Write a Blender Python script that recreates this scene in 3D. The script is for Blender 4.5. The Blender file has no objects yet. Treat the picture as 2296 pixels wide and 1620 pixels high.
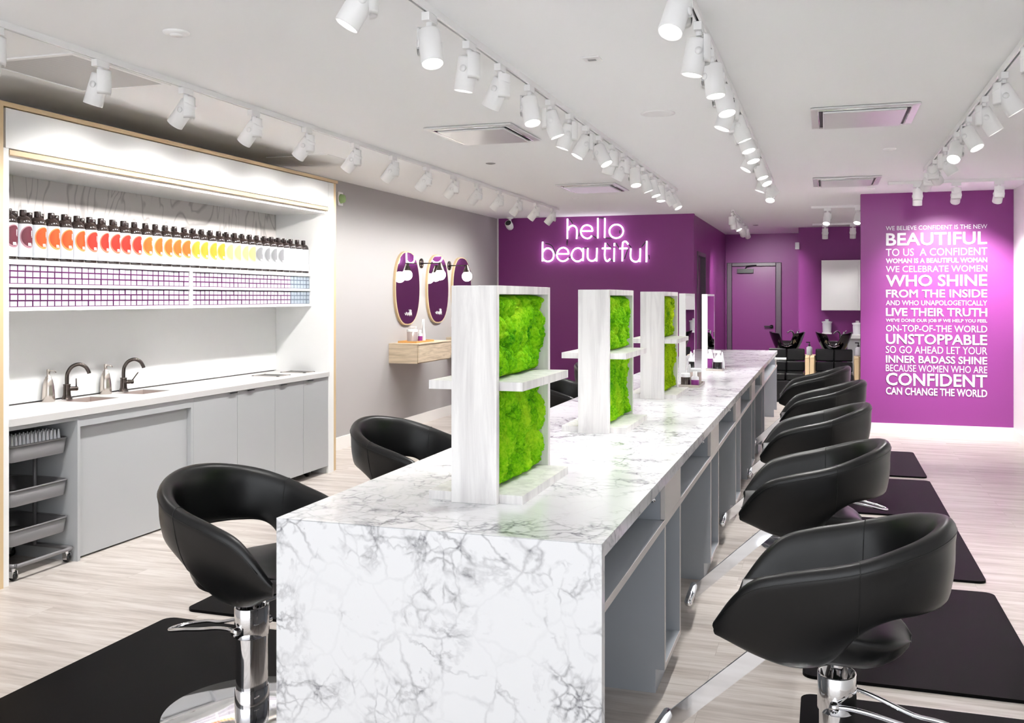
import bpy, math, random
from mathutils import Vector, Matrix, noise
random.seed(7)
C = bpy.context.scene.collection
PI = math.pi
def rad(a): return a * PI / 180

# ------------------------------------------------------------------ camera, world, exposure
H = 2.80                                   # ceiling height
cd = bpy.data.cameras.new('camera'); cam = bpy.data.objects.new('camera', cd); C.objects.link(cam)
cam.location = (0, 0, 1.58); cam.rotation_euler = (PI / 2, 0, math.atan(702 / 2160))
cd.sensor_width = 36; cd.lens = 36 * 2160 / 2296; cd.shift_y = -143 / 2296; cd.clip_start = 0.05
bpy.context.scene.camera = cam
W = bpy.data.worlds.new('world'); bpy.context.scene.world = W; W.use_nodes = True
W.node_tree.nodes['Background'].inputs[0].default_value = (0.93, 0.96, 1.0, 1)
W.node_tree.nodes['Background'].inputs[1].default_value = 2.15   # daylight entering through the open shopfront behind the camera
vs = bpy.context.scene.view_settings
vs.view_transform = 'Standard'; vs.look = 'None'; vs.gamma = 1; vs.use_curve_mapping = False
vs.exposure = 0.48
cy = bpy.context.scene.cycles
cy.use_light_tree = False; cy.sample_clamp_indirect = 80; cy.max_bounces = 6; cy.diffuse_bounces = 4; cy.glossy_bounces = 4; cy.transmission_bounces = 2; cy.adaptive_threshold = 0.03; cy.caustics_reflective = False
SPOT = 115.0                               # watts of one track lamp

# ------------------------------------------------------------------ materials
def lin(c):
    return tuple(((v / 255) / 12.92 if v <= 10 else ((v / 255 + 0.055) / 1.055) ** 2.4) for v in c) + (1,)
M = {}
def mat(name, col, rough=0.5, metal=0.0, emit=None, es=1.0, coat=0.0, spec=None):
    m = bpy.data.materials.new(name); m.use_nodes = True
    b = m.node_tree.nodes['Principled BSDF']
    b.inputs['Base Color'].default_value = lin(col); b.inputs['Roughness'].default_value = rough
    b.inputs['Metallic'].default_value = metal
    if coat: b.inputs['Coat Weight'].default_value = coat; b.inputs['Coat Roughness'].default_value = 0.08
    if spec is not None: b.inputs['Specular IOR Level'].default_value = spec
    if emit: b.inputs['Emission Color'].default_value = lin(emit); b.inputs['Emission Strength'].default_value = es
    M[name] = m; return m
def N(m, t, **kw):
    n = m.node_tree.nodes.new(t)
    for k, v in kw.items():
        if k in n.inputs: n.inputs[k].default_value = v
        else: setattr(n, k, v)
    return n
def L(m, a, b): m.node_tree.links.new(a, b)
def bsdf(m): return m.node_tree.nodes['Principled BSDF']
def mixc(m, fac, a, b):
    n = N(m, 'ShaderNodeMix', data_type='RGBA')
    for i, v in ((0, fac), (6, a), (7, b)):
        if hasattr(v, 'links'): L(m, v, n.inputs[i])
        else: n.inputs[i].default_value = v
    return n.outputs[2]
def math_(m, op, a, b=0.0, c=None):
    n = N(m, 'ShaderNodeMath', operation=op)
    for i, v in ((0, a), (1, b), (2, c)):
        if v is None: continue
        if hasattr(v, 'links'): L(m, v, n.inputs[i])
        else: n.inputs[i].default_value = v
    return n.outputs[0]
def ramp(m, fac, stops):
    n = N(m, 'ShaderNodeValToRGB'); L(m, fac, n.inputs[0]); e = n.color_ramp.elements
    e[0].position, e[0].color = stops[0]; e[1].position, e[1].color = stops[-1]
    for p, c in stops[1:-1]:
        x = e.new(p); x.color = c
    return n.outputs[0]
def coords(m, scale=(1, 1, 1), kind='Object'):
    t = N(m, 'ShaderNodeTexCoord'); mp = N(m, 'ShaderNodeMapping'); mp.inputs['Scale'].default_value = scale
    L(m, t.outputs[kind], mp.inputs[0]); return mp.outputs[0]
def noise_(m, vec, scale, detail=4, rough=0.5, dist=0.0):
    n = N(m, 'ShaderNodeTexNoise'); L(m, vec, n.inputs['Vector'])
    n.inputs['Scale'].default_value = scale; n.inputs['Detail'].default_value = detail
    n.inputs['Roughness'].default_value = rough; n.inputs['Distortion'].default_value = dist
    return n
def bump(m, h, strength, dist=0.01):
    b = N(m, 'ShaderNodeBump'); b.inputs['Strength'].default_value = strength; b.inputs['Distance'].default_value = dist
    L(m, h, b.inputs['Height']); L(m, b.outputs[0], bsdf(m).inputs['Normal'])
def g(v): return (v, v, v, 1)

mat('ceiling_paint', (244, 245, 246), 0.9)
mat('white_paint', (238, 238, 237), 0.6)
mat('trim_white', (240, 238, 234), 0.4)
mat('grey_paint', (176, 173, 172), 0.8)
mat('purple_paint', (138, 59, 132), 0.42, spec=0.35)
mat('door_purple', (130, 60, 124), 0.3, spec=0.4)
mat('door_frame', (92, 78, 92), 0.35)
mat('cabinet_grey', (176, 178, 180), 0.5)
mat('island_grey', (172, 177, 184), 0.5)
mat('island_front', (214, 208, 205), 0.5)
mat('fixture_white', (243, 243, 243), 0.35)
mat('fixture_grille', (150, 150, 150), 0.6)
mat('lens', (255, 255, 255), 0.3, emit=(255, 252, 246), es=9.0)
mat('globe', (255, 255, 255), 0.3, emit=(255, 250, 240), es=7.0)
mat('neon', (255, 255, 255), 0.3, emit=(250, 252, 255), es=3.6)
mat('black_plastic', (14, 14, 15), 0.35)
mat('black_gloss', (5, 5, 6), 0.05, coat=1.0)
mat('black_mat', (7, 6, 7), 0.5, spec=0.06)
mat('chrome', (232, 232, 234), 0.06, 1.0)
mat('steel', (205, 196, 188), 0.24, 1.0)
mat('gunmetal', (92, 84, 80), 0.22, 1.0)
mat('sink_steel', (200, 186, 180), 0.35, 0.6)
mat('mirror_glass', (240, 240, 242), 0.01, 1.0)
mat('gold_wood', (214, 188, 148), 0.45)
mat('counter_grey', (205, 203, 202), 0.4)
mat('bottle_dark', (44, 33, 30), 0.14, coat=0.6)
mat('cap_dark', (40, 28, 26), 0.2)
mat('box_purple', (96, 26, 90), 0.5)
mat('box_slate', (92, 103, 118), 0.5)
mat('paper_white', (226, 226, 230), 0.6)
mat('paper_blue', (160, 170, 182), 0.6)
mat('cart_grey', (132, 130, 132), 0.38, 0.3)
mat('cart_inside', (40, 40, 42), 0.5)
mat('box_paper', (196, 196, 202), 0.6)
mat('bamboo', (212, 160, 92), 0.5)
mat('label_purple', (150, 50, 145), 0.5)
mat('light_wood', (226, 200, 158), 0.45)
mat('gap_shade', (45, 45, 46), 0.5)
mat('green_plastic', (150, 178, 120), 0.5)
mat('canister', (196, 182, 178), 0.25, 0.5)
mat('clear_plastic', (226, 228, 230), 0.2)

m = mat('marble', (240, 241, 242), 0.22, coat=0.15)          # white marble with grey veins and pebbled patches
v = coords(m)
wn = noise_(m, v, 3.2, 5, 0.6)
wsub = N(m, 'ShaderNodeVectorMath', operation='SUBTRACT'); L(m, wn.outputs['Color'], wsub.inputs[0]); wsub.inputs[1].default_value = (0.5, 0.5, 0.5)
wsc = N(m, 'ShaderNodeVectorMath', operation='SCALE'); L(m, wsub.outputs[0], wsc.inputs[0]); wsc.inputs[3].default_value = 0.16
wad = N(m, 'ShaderNodeVectorMath', operation='ADD'); L(m, v, wad.inputs[0]); L(m, wsc.outputs[0], wad.inputs[1])
def cells(scale, w0, w1):
    vo = N(m, 'ShaderNodeTexVoronoi', feature='DISTANCE_TO_EDGE'); L(m, wad.outputs[0], vo.inputs['Vector']); vo.inputs['Scale'].default_value = scale
    return ramp(m, vo.outputs['Distance'], [(w0, g(1)), (w1, g(0))])
big = cells(7.0, 0.0, 0.045); small = cells(19.0, 0.0, 0.11)
mask1 = ramp(m, noise_(m, v, 2.6, 3).outputs[0], [(0.44, g(0)), (0.62, g(1))])
mask2 = ramp(m, noise_(m, v, 5.0, 4, 0.6, 0.6).outputs[0], [(0.50, g(0)), (0.66, g(1))])
ridge = math_(m, 'ABSOLUTE', math_(m, 'SUBTRACT', noise_(m, v, 4.2, 5, 0.6, 0.35).outputs[0], 0.5))
rv = ramp(m, ridge, [(0.0, g(1)), (0.028, g(0))])
smear = ramp(m, noise_(m, v, 9.0, 5, 0.6, 0.8).outputs[0], [(0.52, g(0)), (0.72, g(1))])
t = math_(m, 'MULTIPLY', big, math_(m, 'MULTIPLY_ADD', mask1, 0.5, 0.06))
t = math_(m, 'ADD', t, math_(m, 'MULTIPLY', small, math_(m, 'MULTIPLY', mask2, 0.6)))
t = math_(m, 'ADD', t, math_(m, 'MULTIPLY', rv, math_(m, 'MULTIPLY', mask1, 0.75)))
t = math_(m, 'ADD', t, math_(m, 'MULTIPLY', smear, math_(m, 'MULTIPLY', mask2, 0.75)))
t = math_(m, 'MINIMUM', t, 1.0)
L(m, mixc(m, t, lin((228, 229, 231)), lin((126, 126, 131))), bsdf(m).inputs['Base Color'])

m = mat('floor_wood', (210, 200, 190), 0.36)               # whitewashed planks running across the room
v = coords(m)
br = N(m, 'ShaderNodeTexBrick'); L(m, v, br.inputs['Vector'])
for k, x in (('Scale', 1.0), ('Brick Width', 1.25), ('Row Height', 0.18), ('Mortar Size', 0.0012), ('Bias', 0.0)): br.inputs[k].default_value = x
br.offset = 0.37; br.inputs['Color1'].default_value = g(0.35); br.inputs['Color2'].default_value = g(0.65); br.inputs['Mortar'].default_value = g(0.0)
gv = N(m, 'ShaderNodeMapping'); gv.inputs['Scale'].default_value = (0.8, 9.0, 1)
ofs = N(m, 'ShaderNodeVectorMath', operation='ADD'); L(m, v, ofs.inputs[0])
sc5 = N(m, 'ShaderNodeVectorMath', operation='SCALE'); L(m, br.outputs['Color'], sc5.inputs[0]); sc5.inputs[3].default_value = 9.0
L(m, sc5.outputs[0], ofs.inputs[1]); L(m, ofs.outputs[0], gv.inputs[0])
g1 = noise_(m, gv.outputs[0], 1.6, 6, 0.6, 0.5); g2 = noise_(m, gv.outputs[0], 7.0, 4, 0.6)
f = math_(m, 'ADD', math_(m, 'MULTIPLY', g1.outputs[0], 0.7), math_(m, 'MULTIPLY', g2.outputs[0], 0.3))
c = ramp(m, f, [(0.33, lin((150, 139, 131))), (0.47, lin((186, 176, 168))), (0.6, lin((208, 201, 195)))])
sep = N(m, 'ShaderNodeSeparateColor'); L(m, br.outputs['Color'], sep.inputs[0])
L(m, mixc(m, ramp(m, sep.outputs[0], [(0.0, g(0.5)), (0.06, g(0))]), mixc(m, math_(m, 'MULTIPLY', sep.outputs[0], 0.25), c, lin((220, 214, 209))), lin((150, 138, 128))), bsdf(m).inputs['Base Color'])

def grain(name, c1, c2, scale, rough=0.5):
    m = mat(name, c1, rough); v = coords(m, scale)
    f = noise_(m, v, 2.2, 6, 0.62, 0.6)
    L(m, ramp(m, f.outputs[0], [(0.36, lin(c2)), (0.6, lin(c1))]), bsdf(m).inputs['Base Color']); return m
grain('white_ash', (238, 236, 234), (214, 211, 210), (9, 9, 0.7))
grain('oak', (222, 205, 180), (190, 172, 146), (1.0, 1.2, 14))

m = mat('swirl_paper', (205, 200, 196), 0.6)                # plaster panel with long curling strokes
v = coords(m, (1, 1, 0.55)); f = noise_(m, v, 1.5, 2, 0.45, 3.2)
r1 = math_(m, 'ABSOLUTE', math_(m, 'SUBTRACT', math_(m, 'FRACT', math_(m, 'MULTIPLY', f.outputs[0], 7.0)), 0.5))
L(m, mixc(m, ramp(m, r1, [(0.0, g(0.75)), (0.16, g(0))]), lin((212, 207, 203)), lin((158, 153, 152))), bsdf(m).inputs['Base Color'])

m = mat('leather', (13, 13, 14), 0.35, spec=0.45)
v = coords(m); bump(m, noise_(m, v, 260, 2).outputs[0], 0.06, 0.002)
L(m, ramp(m, noise_(m, v, 6, 3).outputs[0], [(0.3, g(0.30)), (0.7, g(0.40))]), bsdf(m).inputs['Roughness'])
mat('leather_seam', (10, 10, 10), 0.4)

for nm, ca, cb, cc in (('moss_bright', (44, 150, 6), (138, 222, 12), (194, 246, 44)), ('moss_lime', (88, 150, 4), (170, 212, 10), (206, 232, 36))):
    m = mat(nm, cb, 0.85, spec=0.15)
    v = coords(m)
    f1 = noise_(m, v, 7, 3, 0.55); f2 = noise_(m, v, 90, 3, 0.7)
    f = math_(m, 'ADD', math_(m, 'MULTIPLY', f1.outputs[0], 0.6), math_(m, 'MULTIPLY', f2.outputs[0], 0.4))
    L(m, ramp(m, f, [(0.36, lin(ca)), (0.5, lin(cb)), (0.64, lin(cc))]), bsdf(m).inputs['Base Color'])
    bump(m, noise_(m, v, 110, 5, 0.8).outputs[0], 0.8, 0.008)

m = mat('linear_grille', (200, 200, 200), 0.5)
v = coords(m); wv = N(m, 'ShaderNodeTexWave', wave_type='BANDS', bands_direction='Y'); L(m, v, wv.inputs[0]); wv.inputs['Scale'].default_value = 22
L(m, mixc(m, wv.outputs['Fac'], lin((176, 176, 176)), lin((205, 205, 205))), bsdf(m).inputs['Base Color'])

def label_mat(name, col, ring, txt=(250, 240, 238)):
    """white wrap-around label with a coloured oval, a lighter halo and small print"""
    m = mat(name, (200, 202, 207), 0.45)
    tc = N(m, 'ShaderNodeTexCoord'); sx = N(m, 'ShaderNodeSeparateXYZ'); L(m, tc.outputs['Object'], sx.inputs[0])
    u = math_(m, 'MULTIPLY', math_(m, 'ARCTAN2', sx.outputs[1], sx.outputs[0]), 0.05); z = sx.outputs[2]
    def ell(u0, z0, a, b):
        du = math_(m, 'DIVIDE', math_(m, 'SUBTRACT', u, u0), a); dz = math_(m, 'DIVIDE', math_(m, 'SUBTRACT', z, z0), b)
        return math_(m, 'LESS_THAN', math_(m, 'ADD', math_(m, 'MULTIPLY', du, du), math_(m, 'MULTIPLY', dz, dz)), 1.0)
    def rect(u0, z0, a, b):
        return math_(m, 'MULTIPLY', math_(m, 'LESS_THAN', math_(m, 'ABSOLUTE', math_(m, 'SUBTRACT', u, u0)), a), math_(m, 'LESS_THAN', math_(m, 'ABSOLUTE', math_(m, 'SUBTRACT', z, z0)), b))
    c = mixc(m, ell(0.000, 0.135, 0.053, 0.066), lin((200, 202, 207)), lin(ring))
    c = mixc(m, ell(0.003, 0.138, 0.049, 0.058), c, lin(col))
    for (u0, z0, a, b) in ((0.004, 0.098, 0.011, 0.0022), (0.006, 0.092, 0.013, 0.0022), (0.007, 0.086, 0.013, 0.0022), (0.022, 0.158, 0.004, 0.016), (0.026, 0.137, 0.006, 0.0015)):
        c = mixc(m, rect(u0, z0, a, b), c, lin(txt))
    for (u0, z0, a, b) in ((0.008, 0.052, 0.011, 0.001), (0.010, 0.046, 0.013, 0.001), (0.010, 0.040, 0.013, 0.001)):
        c = mixc(m, rect(u0, z0, a, b), c, lin((205, 205, 210)))
    L(m, c, bsdf(m).inputs['Base Color'])
label_mat('label_plum', (92, 30, 46), (160, 118, 128)); label_mat('label_orange', (214, 72, 12), (220, 140, 80))
label_mat('label_red', (190, 36, 18), (214, 120, 92)); label_mat('label_amber', (208, 96, 18), (216, 150, 80))
label_mat('label_yellow', (208, 152, 36), (214, 180, 92)); label_mat('label_cream', (206, 180, 118), (208, 192, 152), (190, 160, 100))
label_mat('label_silver', (128, 128, 131), (168, 168, 171)); label_mat('label_white', (190, 191, 195), (196, 197, 201), (176, 178, 182))

# ------------------------------------------------------------------ mesh helpers
class MB:
    def __init__(s): s.v = []; s.f = []; s.m = []; s.sm = []
    def add(s, vs_, fs, mi=0, smooth=False, X=None):
        o = len(s.v)
        s.v += [tuple(X @ Vector(p)) if X else tuple(p) for p in vs_]
        for q in fs: s.f.append(tuple(o + i for i in q)); s.m.append(mi); s.sm.append(smooth)
        return s
    def box(s, x0, y0, z0, x1, y1, z1, mi=0, X=None):
        p = [(x, y, z) for x in (x0, x1) for y in (y0, y1) for z in (z0, z1)]
        return s.add(p, [(0, 1, 3, 2), (4, 6, 7, 5), (0, 4, 5, 1), (2, 3, 7, 6), (0, 2, 6, 4), (1, 5, 7, 3)], mi, False, X)
    def lathe(s, prof, n=24, mi=0, X=None, sx=1, sy=1, smooth=True, cap=True):
        o = []; fs = []
        for (r, z) in prof:
            for k in range(n): a = 2 * PI * k / n; o.append((r * math.cos(a) * sx, r * math.sin(a) * sy, z))
        for i in range(len(prof) - 1):
            for k in range(n): k2 = (k + 1) % n; fs.append((i * n + k, i * n + k2, (i + 1) * n + k2, (i + 1) * n + k))
        s.add(o, fs, mi, smooth, X)
        if cap:
            if prof[0][0] > 1e-5: s.add(o[:n], [tuple(range(n))[::-1]], mi, False, X)
            if prof[-1][0] > 1e-5: s.add(o[-n:], [tuple(range(n))], mi, False, X)
        return s
    def tube(s, pts, r, n=10, mi=0, closed=False, X=None):
        pts = [Vector(p) for p in pts]; K = len(pts); rs = r if isinstance(r, (list, tuple)) else [r] * K
        o = []; fs = []; up = None
        for i, p in enumerate(pts):
            a = pts[(i - 1) % K] if (closed or i) else p; b = pts[(i + 1) % K] if (closed or i < K - 1) else p
            t = (b - a).normalized()
            if up is None:
                up = t.orthogonal().normalized()
            else:
                up = (up - t * up.dot(t)).normalized()
            w = t.cross(up)
            for k in range(n):
                an = 2 * PI * k / n; o.append(p + (up * math.cos(an) + w * math.sin(an)) * rs[i])
        for i in range(K if closed else K - 1):
            j = (i + 1) % K
            for k in range(n): k2 = (k + 1) % n; fs.append((i * n + k, i * n + k2, j * n + k2, j * n + k))
        if not closed: fs += [tuple(range(n))[::-1], tuple(range((K - 1) * n, K * n))]
        return s.add(o, fs, mi, True, X)
    def prism(s, poly, z0, z1, mi=0, X=None, smooth=False):
        n = len(poly); o = [(x, y, z0) for x, y in poly] + [(x, y, z1) for x, y in poly]
        s.add(o, [(i, (i + 1) % n, n + (i + 1) % n, n + i) for i in range(n)], mi, smooth, X)
        return s.add(o, [tuple(range(n))[::-1], tuple(range(n, 2 * n))], mi, False, X)
    def grid(s, P, mi=0, smooth=True, X=None, wrapv=False, wrapu=False):
        nu, nv = len(P), len(P[0]); o = [p for row in P for p in row]; fs = []
        for i in range(nu if wrapu else nu - 1):
            for j in range(nv if wrapv else nv - 1):
                i2, j2 = (i + 1) % nu, (j + 1) % nv
                fs.append((i * nv + j, i2 * nv + j, i2 * nv + j2, i * nv + j2))
        return s.add(o, fs, mi, smooth, X)
    def build(s, name, mats, parent=None, loc=None, bevel=0, seg=2, subsurf=0):
        me = bpy.data.meshes.new(name); me.from_pydata(s.v, [], s.f)
        mats = mats if isinstance(mats, (list, tuple)) else [mats]
        for q in mats: me.materials.append(M[q])
        for p, mi, sm in zip(me.polygons, s.m, s.sm): p.material_index = mi; p.use_smooth = sm
        me.update()
        o = bpy.data.objects.new(name, me); C.objects.link(o)
        if parent: o.parent = parent
        if loc: o.location = loc
        if bevel:
            b = o.modifiers.new('bevel', 'BEVEL'); b.width = bevel; b.segments = seg; b.limit_method = 'ANGLE'; b.angle_limit = rad(40)
        if subsurf:
            q = o.modifiers.new('sub', 'SUBSURF'); q.levels = subsurf; q.render_levels = subsurf
        return o
def rrect(x0, y0, x1, y1, r, n=5):
    out = []
    for cx, cy, a0 in ((x1 - r, y1 - r, 0), (x0 + r, y1 - r, 90), (x0 + r, y0 + r, 180), (x1 - r, y0 + r, 270)):
        for k in range(n + 1): a = rad(a0 + 90 * k / n); out.append((cx + r * math.cos(a), cy + r * math.sin(a)))
    return out
def smooth_path(pts, n=6, closed=False):
    """Catmull-Rom through the points"""
    P = [Vector(p) for p in pts]; K = len(P); out = []
    for i in range(K if closed else K - 1):
        if closed: a, b, c_, d = P[(i - 1) % K], P[i], P[(i + 1) % K], P[(i + 2) % K]
        else: a, b, c_, d = P[max(i - 1, 0)], P[i], P[i + 1], P[min(i + 2, K - 1)]
        for k in range(n):
            t = k / n; out.append(0.5 * ((2 * b) + (c_ - a) * t + (2 * a - 5 * b + 4 * c_ - d) * t * t + (3 * b - a - 3 * c_ + d) * t ** 3))
    if not closed: out.append(P[-1])
    return out
def RX(a): return Matrix.Rotation(a, 4, 'X')
def RY(a): return Matrix.Rotation(a, 4, 'Y')
def RZ(a): return Matrix.Rotation(a, 4, 'Z')
def T(x, y, z): return Matrix.Translation((x, y, z))
def thing(name, label, cat, loc=(0, 0, 0), rz=0, group=None):
    o = bpy.data.objects.new(name, None); C.objects.link(o); o.empty_display_size = 0.05
    o.location = loc; o.rotation_euler = (0, 0, rz); return tag(o, label, cat, group)
def tag(o, label, cat, group=None):
    o['label'] = label; o['category'] = cat
    if group: o['group'] = group
    return o
def struct(o, label=None):
    o['kind'] = 'structure'
    if label: o['label'] = label
    return o
def dup(o, loc=None, rz=None, label=None, group=None, parent=None):
    c = o.copy(); C.objects.link(c)
    if parent: c.parent = parent; c.matrix_parent_inverse = o.matrix_parent_inverse
    if loc is not None: c.location = loc
    if rz is not None: c.rotation_euler = (0, 0, rz)
    if label: c['label'] = label
    if group: c['group'] = group
    for ch in [x for x in o.children]: dup(ch, parent=c)
    return c
ORD = 'first second third fourth fifth sixth seventh eighth ninth tenth eleventh twelfth thirteenth fourteenth fifteenth sixteenth seventeenth eighteenth nineteenth twentieth twenty-first twenty-second twenty-third twenty-fourth twenty-fifth twenty-sixth twenty-seventh twenty-eighth twenty-ninth thirtieth thirty-first thirty-second thirty-third thirty-fourth'.split()

# ------------------------------------------------------------------ room shell
XL, XR, YH = -4.82, 2.02, 14.1            # left wall, right wall, wall with the neon sign
def wall(name, b, m): return struct(MB().box(*b).build(name, m))
wall('floor', (XL - .1, -1.6, -.1, 3.6, 19.2, 0), 'floor_wood')
wall('ceiling', (XL - .1, -1.6, H, 3.6, 19.2, H + .1), 'ceiling_paint')
wall('wall_left', (XL - .1, -1.6, 0, XL, YH, H), 'grey_paint')
wall('wall_right', (XR, -1.6, 0, XR + .12, 12.07, H), 'white_paint')
wall('wall_neon', (XL - .1, YH, 0, -1.81, YH + .12, H), 'purple_paint')
wall('wall_feature', (0.40, 12.07, 0, XR + .12, 12.22, H), 'purple_paint')
wall('wall_far', (-1.95, 19.0, 0, -0.44, 19.12, H), 'purple_paint')
wall('wall_basin', (-0.44, 17.5, 0, 3.6, 19.12, H), 'purple_paint')
wall('wall_right_rear', (3.4, 12.22, 0, 3.6, 17.5, H), 'purple_paint')
w = MB()                                    # corridor wall with a doorway opening
for b in ((-1.95, YH + .12, 0, -1.83, 14.62, H), (-1.95, 15.66, 0, -1.83, 19.0, H), (-1.95, 14.62, 2.28, -1.83, 15.66, H)): w.box(*b)
struct(w.build('wall_corridor', 'purple_paint'))
w = MB().box(-1.96, 14.66, 0, -1.90, 15.62, 2.24)
d = struct(w.build('door_1', 'door_purple'))
f_ = MB()
for b in ((-1.96, 14.62, 0, -1.815, 14.68, 2.28), (-1.96, 15.60, 0, -1.815, 15.66, 2.28), (-1.96, 14.6801, 2.22, -1.815, 15.5999, 2.28)): f_.box(*b)
f_.build('door_frame', 'door_frame', d, bevel=.004)
wall('baseboard_left', (XL, 7.92, 0, XL + .016, YH, .13), 'trim_white')
wall('baseboard_feature', (0.40, 12.05, 0, XR, 12.07, .115), 'trim_white')
wall('baseboard_right', (XR - .018, -1.6, 0, XR, 12.05, .115), 'trim_white')
wall('trim_1', (XL, YH - .012, 0, XL + .02, YH, H), 'white_paint')
# far door with closer and lever
d = struct(MB().box(-1.70, 18.955, 0, -0.90, 18.99, 2.17).build('door_2', 'door_purple'))
f_ = MB()
for b in ((-1.80, 18.93, 0, -1.71, 19.0, 2.25), (-0.89, 18.93, 0, -0.79, 19.0, 2.25), (-1.7101, 18.93, 2.18, -0.8899, 19.0, 2.25)): f_.box(*b)
f_.build('door_frame', 'door_frame', d, bevel=.01)
q = MB().box(-1.60, 18.87, 2.05, -1.30, 18.955, 2.13).tube([(-1.45, 18.90, 2.13), (-1.42, 18.82, 2.18), (-1.25, 18.93, 2.20)], .012)
q.build('door_closer', 'black_plastic', d, bevel=.006)
q = MB().lathe([(0, 0), (.035, 0), (.035, .02), (.012, .025), (.012, .06)], 16, X=T(-0.97, 18.955, 1.03) @ RX(PI / 2)).box(-1.10, 18.885, 1.02, -0.96, 18.905, 1.045)
q.build('door_handle', 'black_plastic', d)

# ------------------------------------------------------------------ ceiling fittings
def cassette(x0, y0, label):
    t = thing('ceiling_diffuser', label, 'air vent', (x0 + .33, y0 + .38, H - .002), 0, 'square chrome air diffusers in the ceiling')
    f_ = MB(); a, b = .33, .38
    o = rrect(-a, -b, a, b, .004, 1); i = rrect(-a + .05, -b + .05, a - .05, b - .05, .03, 4)
    for z0, z1 in ((0, -.012),):
        for (x0_, y0_, x1_, y1_) in ((-a, -b, a, -b + .05), (-a, b - .05, a, b), (-a, -b + .05, -a + .05, b - .05), (a - .05, -b + .05, a, b - .05)):
            f_.box(x0_, y0_, z1, x1_, y1_, z0)
    f_.build('frame', 'chrome_satin', t, bevel=.004)
    s_ = MB()
    P = [[(sx * (a - .05 + d0), sy * (b - .05 + d0), z) for (sx, sy) in ((-1, -1), (1, -1), (1, 1), (-1, 1))] for d0, z in ((0, -.012), (-.045, -.004))]
    s_.grid(P, wrapv=True, smooth=False); s_.build('reveal', 'gap_shade', t)  # no hole cut: the shade of the recessed gap is put in as dark colour
    MB().box(-a + .075, -b + .075, -.03, a - .075, b - .075, -.008).build('face_plate', 'chrome_satin', t, bevel=.012, seg=3)
    MB().tube([(-a + .05, -b + .05, -.012), (a - .05, -b + .05, -.012), (a - .05, b - .05, -.012), (-a + .05, b - .05, -.012)], .007, 8, closed=True).build('lip', 'chrome', t)
mat('chrome_satin', (222, 222, 223), 0.3, 0.25)
cassette(-2.74, 6.37, 'square chrome ceiling diffuser near the left, above the first moss stand')
cassette(-2.77, 10.03, 'square chrome ceiling diffuser just before the neon sign wall')
cassette(-0.09, 6.48, 'large square chrome ceiling diffuser right of the island track')
cassette(-0.12, 10.27, 'smaller-looking square chrome diffuser near the purple quote wall')
t = thing('return_grille', 'large grey linear return air grille in the ceiling above the sink cabinet', 'air vent', (-3.86, 4.25, H))
MB().box(-.31, -.38, -.010, .31, -.35, 0).box(-.31, .35, -.010, .31, .38, 0).box(-.31, -.35, -.010, -.28, .35, 0).box(.28, -.35, -.010, .31, .35, 0).build('frame', 'fixture_white', t, bevel=.003)
MB().box(-.28, -.35, -.005, .28, .35, 0).build('louver_panel', 'linear_grille', t)
t = thing('access_panel', 'flush white access panel in the ceiling above the cabinet end', 'panel', (-4.32, 7.6, H))
MB().box(-.3, -.3, -.006, .3, .3, 0).build('panel', 'fixture_white', t, bevel=.002)
def disc(name, label, cat, x, y, r, h, m='fixture_white', lip=True):
    t = thing(name, label, cat, (x, y, H))
    MB().lathe([(r, 0), (r, -h * .4), (r * .8, -h), (0, -h)], 28).build('cover', m, t)
    if lip: MB().lathe([(r * .5, -h * .9), (r * .45, -h * 1.5), (0, -h * 1.5)], 20).build('cap', m, t)
disc('smoke_detector', 'small round white detector on the ceiling near the camera, upper left', 'detector', -2.837, 3.735, .06, .012)
disc('ceiling_speaker', 'round flush white speaker in the ceiling between two tracks', 'speaker', -1.054, 6.367, .115, .006, lip=False)
disc('sprinkler_cover', 'small white sprinkler cover beside the right chrome diffusers', 'sprinkler', .504, 8.46, .05, .012)
disc('sprinkler_cover', 'small grey sprinkler cover between the left track and the first diffuser', 'sprinkler', -2.891, 8.266, .045, .006, 'fixture_grille')
disc('sprinkler_cover', 'small sprinkler cover in front of the neon sign wall', 'sprinkler', -2.914, 11.479, .045, .01)
disc('sprinkler_cover', 'small sprinkler cover in the far corridor ceiling', 'sprinkler', -1.11, 16.64, .045, .008, 'fixture_grille')
disc('sprinkler_cover', 'small sprinkler cover right in front of the purple quote wall', 'sprinkler', .485, 11.5, .045, .008)
t = thing('ceiling_sensor', 'small square white sensor plate in the ceiling between the two centre tracks', 'sensor', (-1.13, 4.80, H))
MB().box(-.045, -.05, -.008, .045, .05, 0).build('plate', 'fixture_white', t, bevel=.003)
MB().box(-.02, -.012, -.011, .02, .012, -.008).build('window', 'fixture_grille', t)
t = thing('security_camera', 'white bullet security camera on the ceiling by the purple wall corner', 'camera', (-4.55, 13.9, H))
MB().lathe([(.05, 0), (.05, -.02), (.02, -.03), (.02, -.09)], 16).build('mount', 'fixture_white', t)
MB().lathe([(0, -.06), (.05, -.05), (.058, 0), (.055, .07), (.045, .075)], 20, X=T(0, -.02, -.13) @ RX(rad(60))).build('body', 'fixture_white', t)
MB().lathe([(.045, .076), (0, .078)], 20, X=T(0, -.02, -.13) @ RX(rad(60))).build('lens', 'black_gloss', t)
t = thing('wall_strobe', 'pale green wall alarm beside the top of the sink cabinet', 'alarm', (XL, 9.0, 2.61))
MB().box(0, -.05, -.07, .02, .05, .07).build('base', 'fixture_white', t, bevel=.004)
MB().lathe([(0, .05), (.04, .04), (.05, 0)], 16, X=T(.02, 0, 0) @ RY(PI / 2)).build('horn', 'green_plastic', t)
t = thing('wall_sensor', 'small white box high on the purple wall corner beside the far door', 'sensor', (-.46, 17.46, 2.48))
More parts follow.
